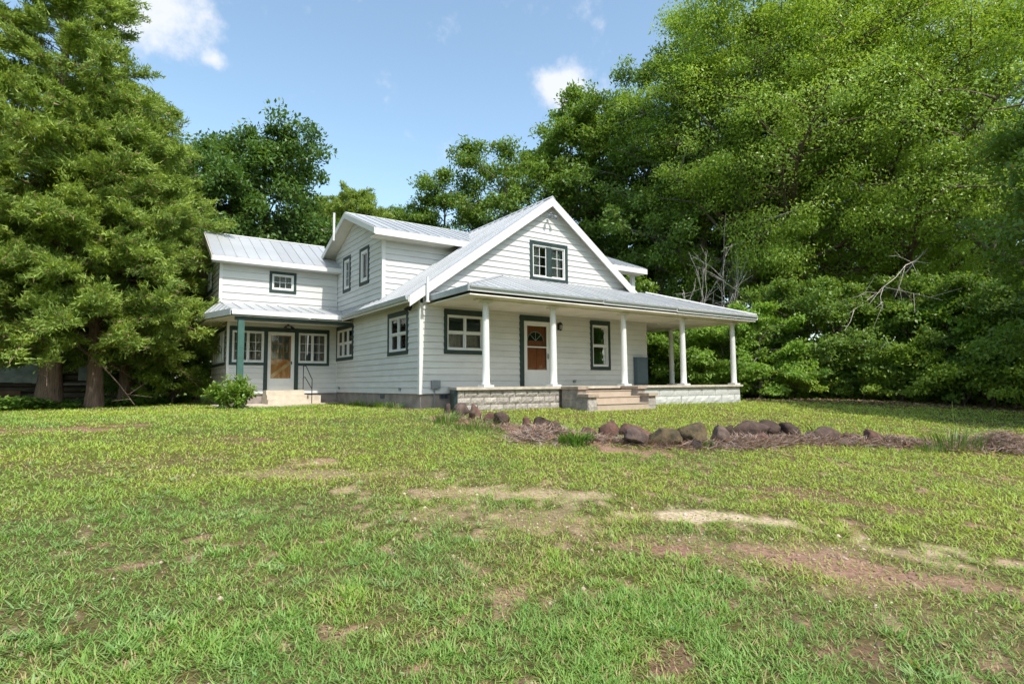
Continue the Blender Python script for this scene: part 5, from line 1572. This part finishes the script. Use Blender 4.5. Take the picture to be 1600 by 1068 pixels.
# leaf litter at the edge of the woods
n = 9000
px_ = rg.uniform(1160, 1640, n); dp = 26.3 + rg.normal(0, 1.1, n) + (px_ - 1160) * -.002
x = CAMP[0] + dp * (F2[0] + R2[0] * (px_ - 800) / 900); y = CAMP[1] + dp * (F2[1] + R2[1] * (px_ - 800) / 900)
az = rg.random(n) * 6.283
M['litter'] = leaf_mat("leaf_litter", (.12, .07, .045), (.26, .17, .11), (.10, .15, .03), .1, .8, .25)
stuff_obj("leaf_litter", (np.stack([x, y, gz(x, y) + .02 + rg.random(n) * .05], 1), unit(np.stack([np.cos(az), np.sin(az), rg.normal(0, .2, n)], 1)), unit(rg.normal(0, .3, (n, 3)) + [0, 0, 1]), rg.uniform(.10, .2, n), rg.uniform(.05, .09, n), rg.random((n, 2))), M['litter'], "brown leaf litter along the foot of the woods")

# grass tufts and weeds
def tuft(name, x, y, h, n, spread, m, label, cat, wd=.014):
    a = rg.random(n) * 6.283; rr = spread * np.sqrt(rg.random(n)) * .5
    z0 = ground_at(x, y) - .01
    pos = np.stack([np.cos(a) * rr, np.sin(a) * rr, np.zeros(n)], 1)
    lean = rg.uniform(.1, .75, n)
    ax1 = unit(np.stack([np.cos(a) * lean * .6, np.sin(a) * lean * .6, np.ones(n)], 1))
    ax2 = unit(np.stack([np.cos(a) * lean * 1.8, np.sin(a) * lean * 1.8, np.ones(n) * .7], 1))
    L_ = h * rg.uniform(.5, 1.1, n); w_ = wd * rg.uniform(.7, 1.3, n)
    sd = np.stack([-np.sin(a + .6), np.cos(a + .6), np.zeros(n)], 1)
    p1 = pos + ax1 * (L_ * .55)[:, None]; p2 = p1 + ax2 * (L_ * .5)[:, None]
    V = np.stack([pos - sd * w_[:, None] * .5, pos + sd * w_[:, None] * .5, p1 + sd * w_[:, None] * .45, p1 - sd * w_[:, None] * .45, p2 + sd * w_[:, None] * .06, p2 - sd * w_[:, None] * .06], 1).reshape(-1, 3)
    b = np.arange(n)[:, None] * 6
    Q = np.concatenate([b + np.array([[0, 1, 2, 3]]), b + np.array([[3, 2, 4, 5]])])
    me = np_mesh(name, V, Q, m, np.repeat(rg.random((n, 2)), 6, axis=0))
    o = bpy.data.objects.new(name, me); COL.objects.link(o); o.location = (x, y, z0)
    return tag(o, label, cat, "grass clumps and weeds in the lawn")
M['tuft'] = leaf_mat("tall_grass_blade", (.09, .18, .035), (.20, .29, .055), (.33, .30, .15), .35, .5, .12)
tuft("grass_clump", -1.5, -4.5, .32, 150, .6, M['tuft'], "tall grass clump at the left end of the stone edging", "grass clump")
tuft("grass_clump", -1.35, -5.5, .28, 150, .9, M['tuft'], "green grass clump in front of the reddish left rocks", "grass clump")
tuft("grass_clump", 5.6, -11.3, .42, 190, 1.0, M['tuft'], "tall grass clump in the straw toward the right edge", "grass clump")
tuft("grass_clump", 4.7, -9.3, .40, 70, .5, M['tuft'], "thin grass clump behind the low rocks right of the dark blocks", "grass clump")
tuft("grass_clump", 4.9, -11.2, .22, 90, .5, M['tuft'], "short grass clump just left of the tall right clump", "grass clump")
tuft("weed", -.75, -7.85, .22, 170, .6, M['ivy'], "leafy weed clump between the straw mound and the red earth", "weed", .045)
tuft("weed", 1.0, -9.25, .12, 40, .2, M['ivy'], "small bright weed at the foot of the biggest boulder", "weed", .05)
for q, (x, y, lb) in enumerate(((-.32, 1.0, "nearest the front corner"), (-.34, 2.0, "below the left side window"), (-.36, 3.1, "below the foundation vent"), (-.36, 4.3, "in the middle of the left wall"))):
    tuft("foundation_plant", x, y, .26, 60, .5, M['leaf_shrub'] if q % 2 else M['tuft'], "low dark tuft against the foundation " + lb, "plant", .025)
st_ = MB(); st_.tube([(12.6, -9.07, -.97), (12.61, -9.06, -.6), (12.66, -9.05, -.30)], [.014, .012, .006], 5)
tag(st_.build("grass_stalk", M['leaf_lime'], None), "single tall yellow green stalk standing in the shaded lawn at right", "plant stalk")
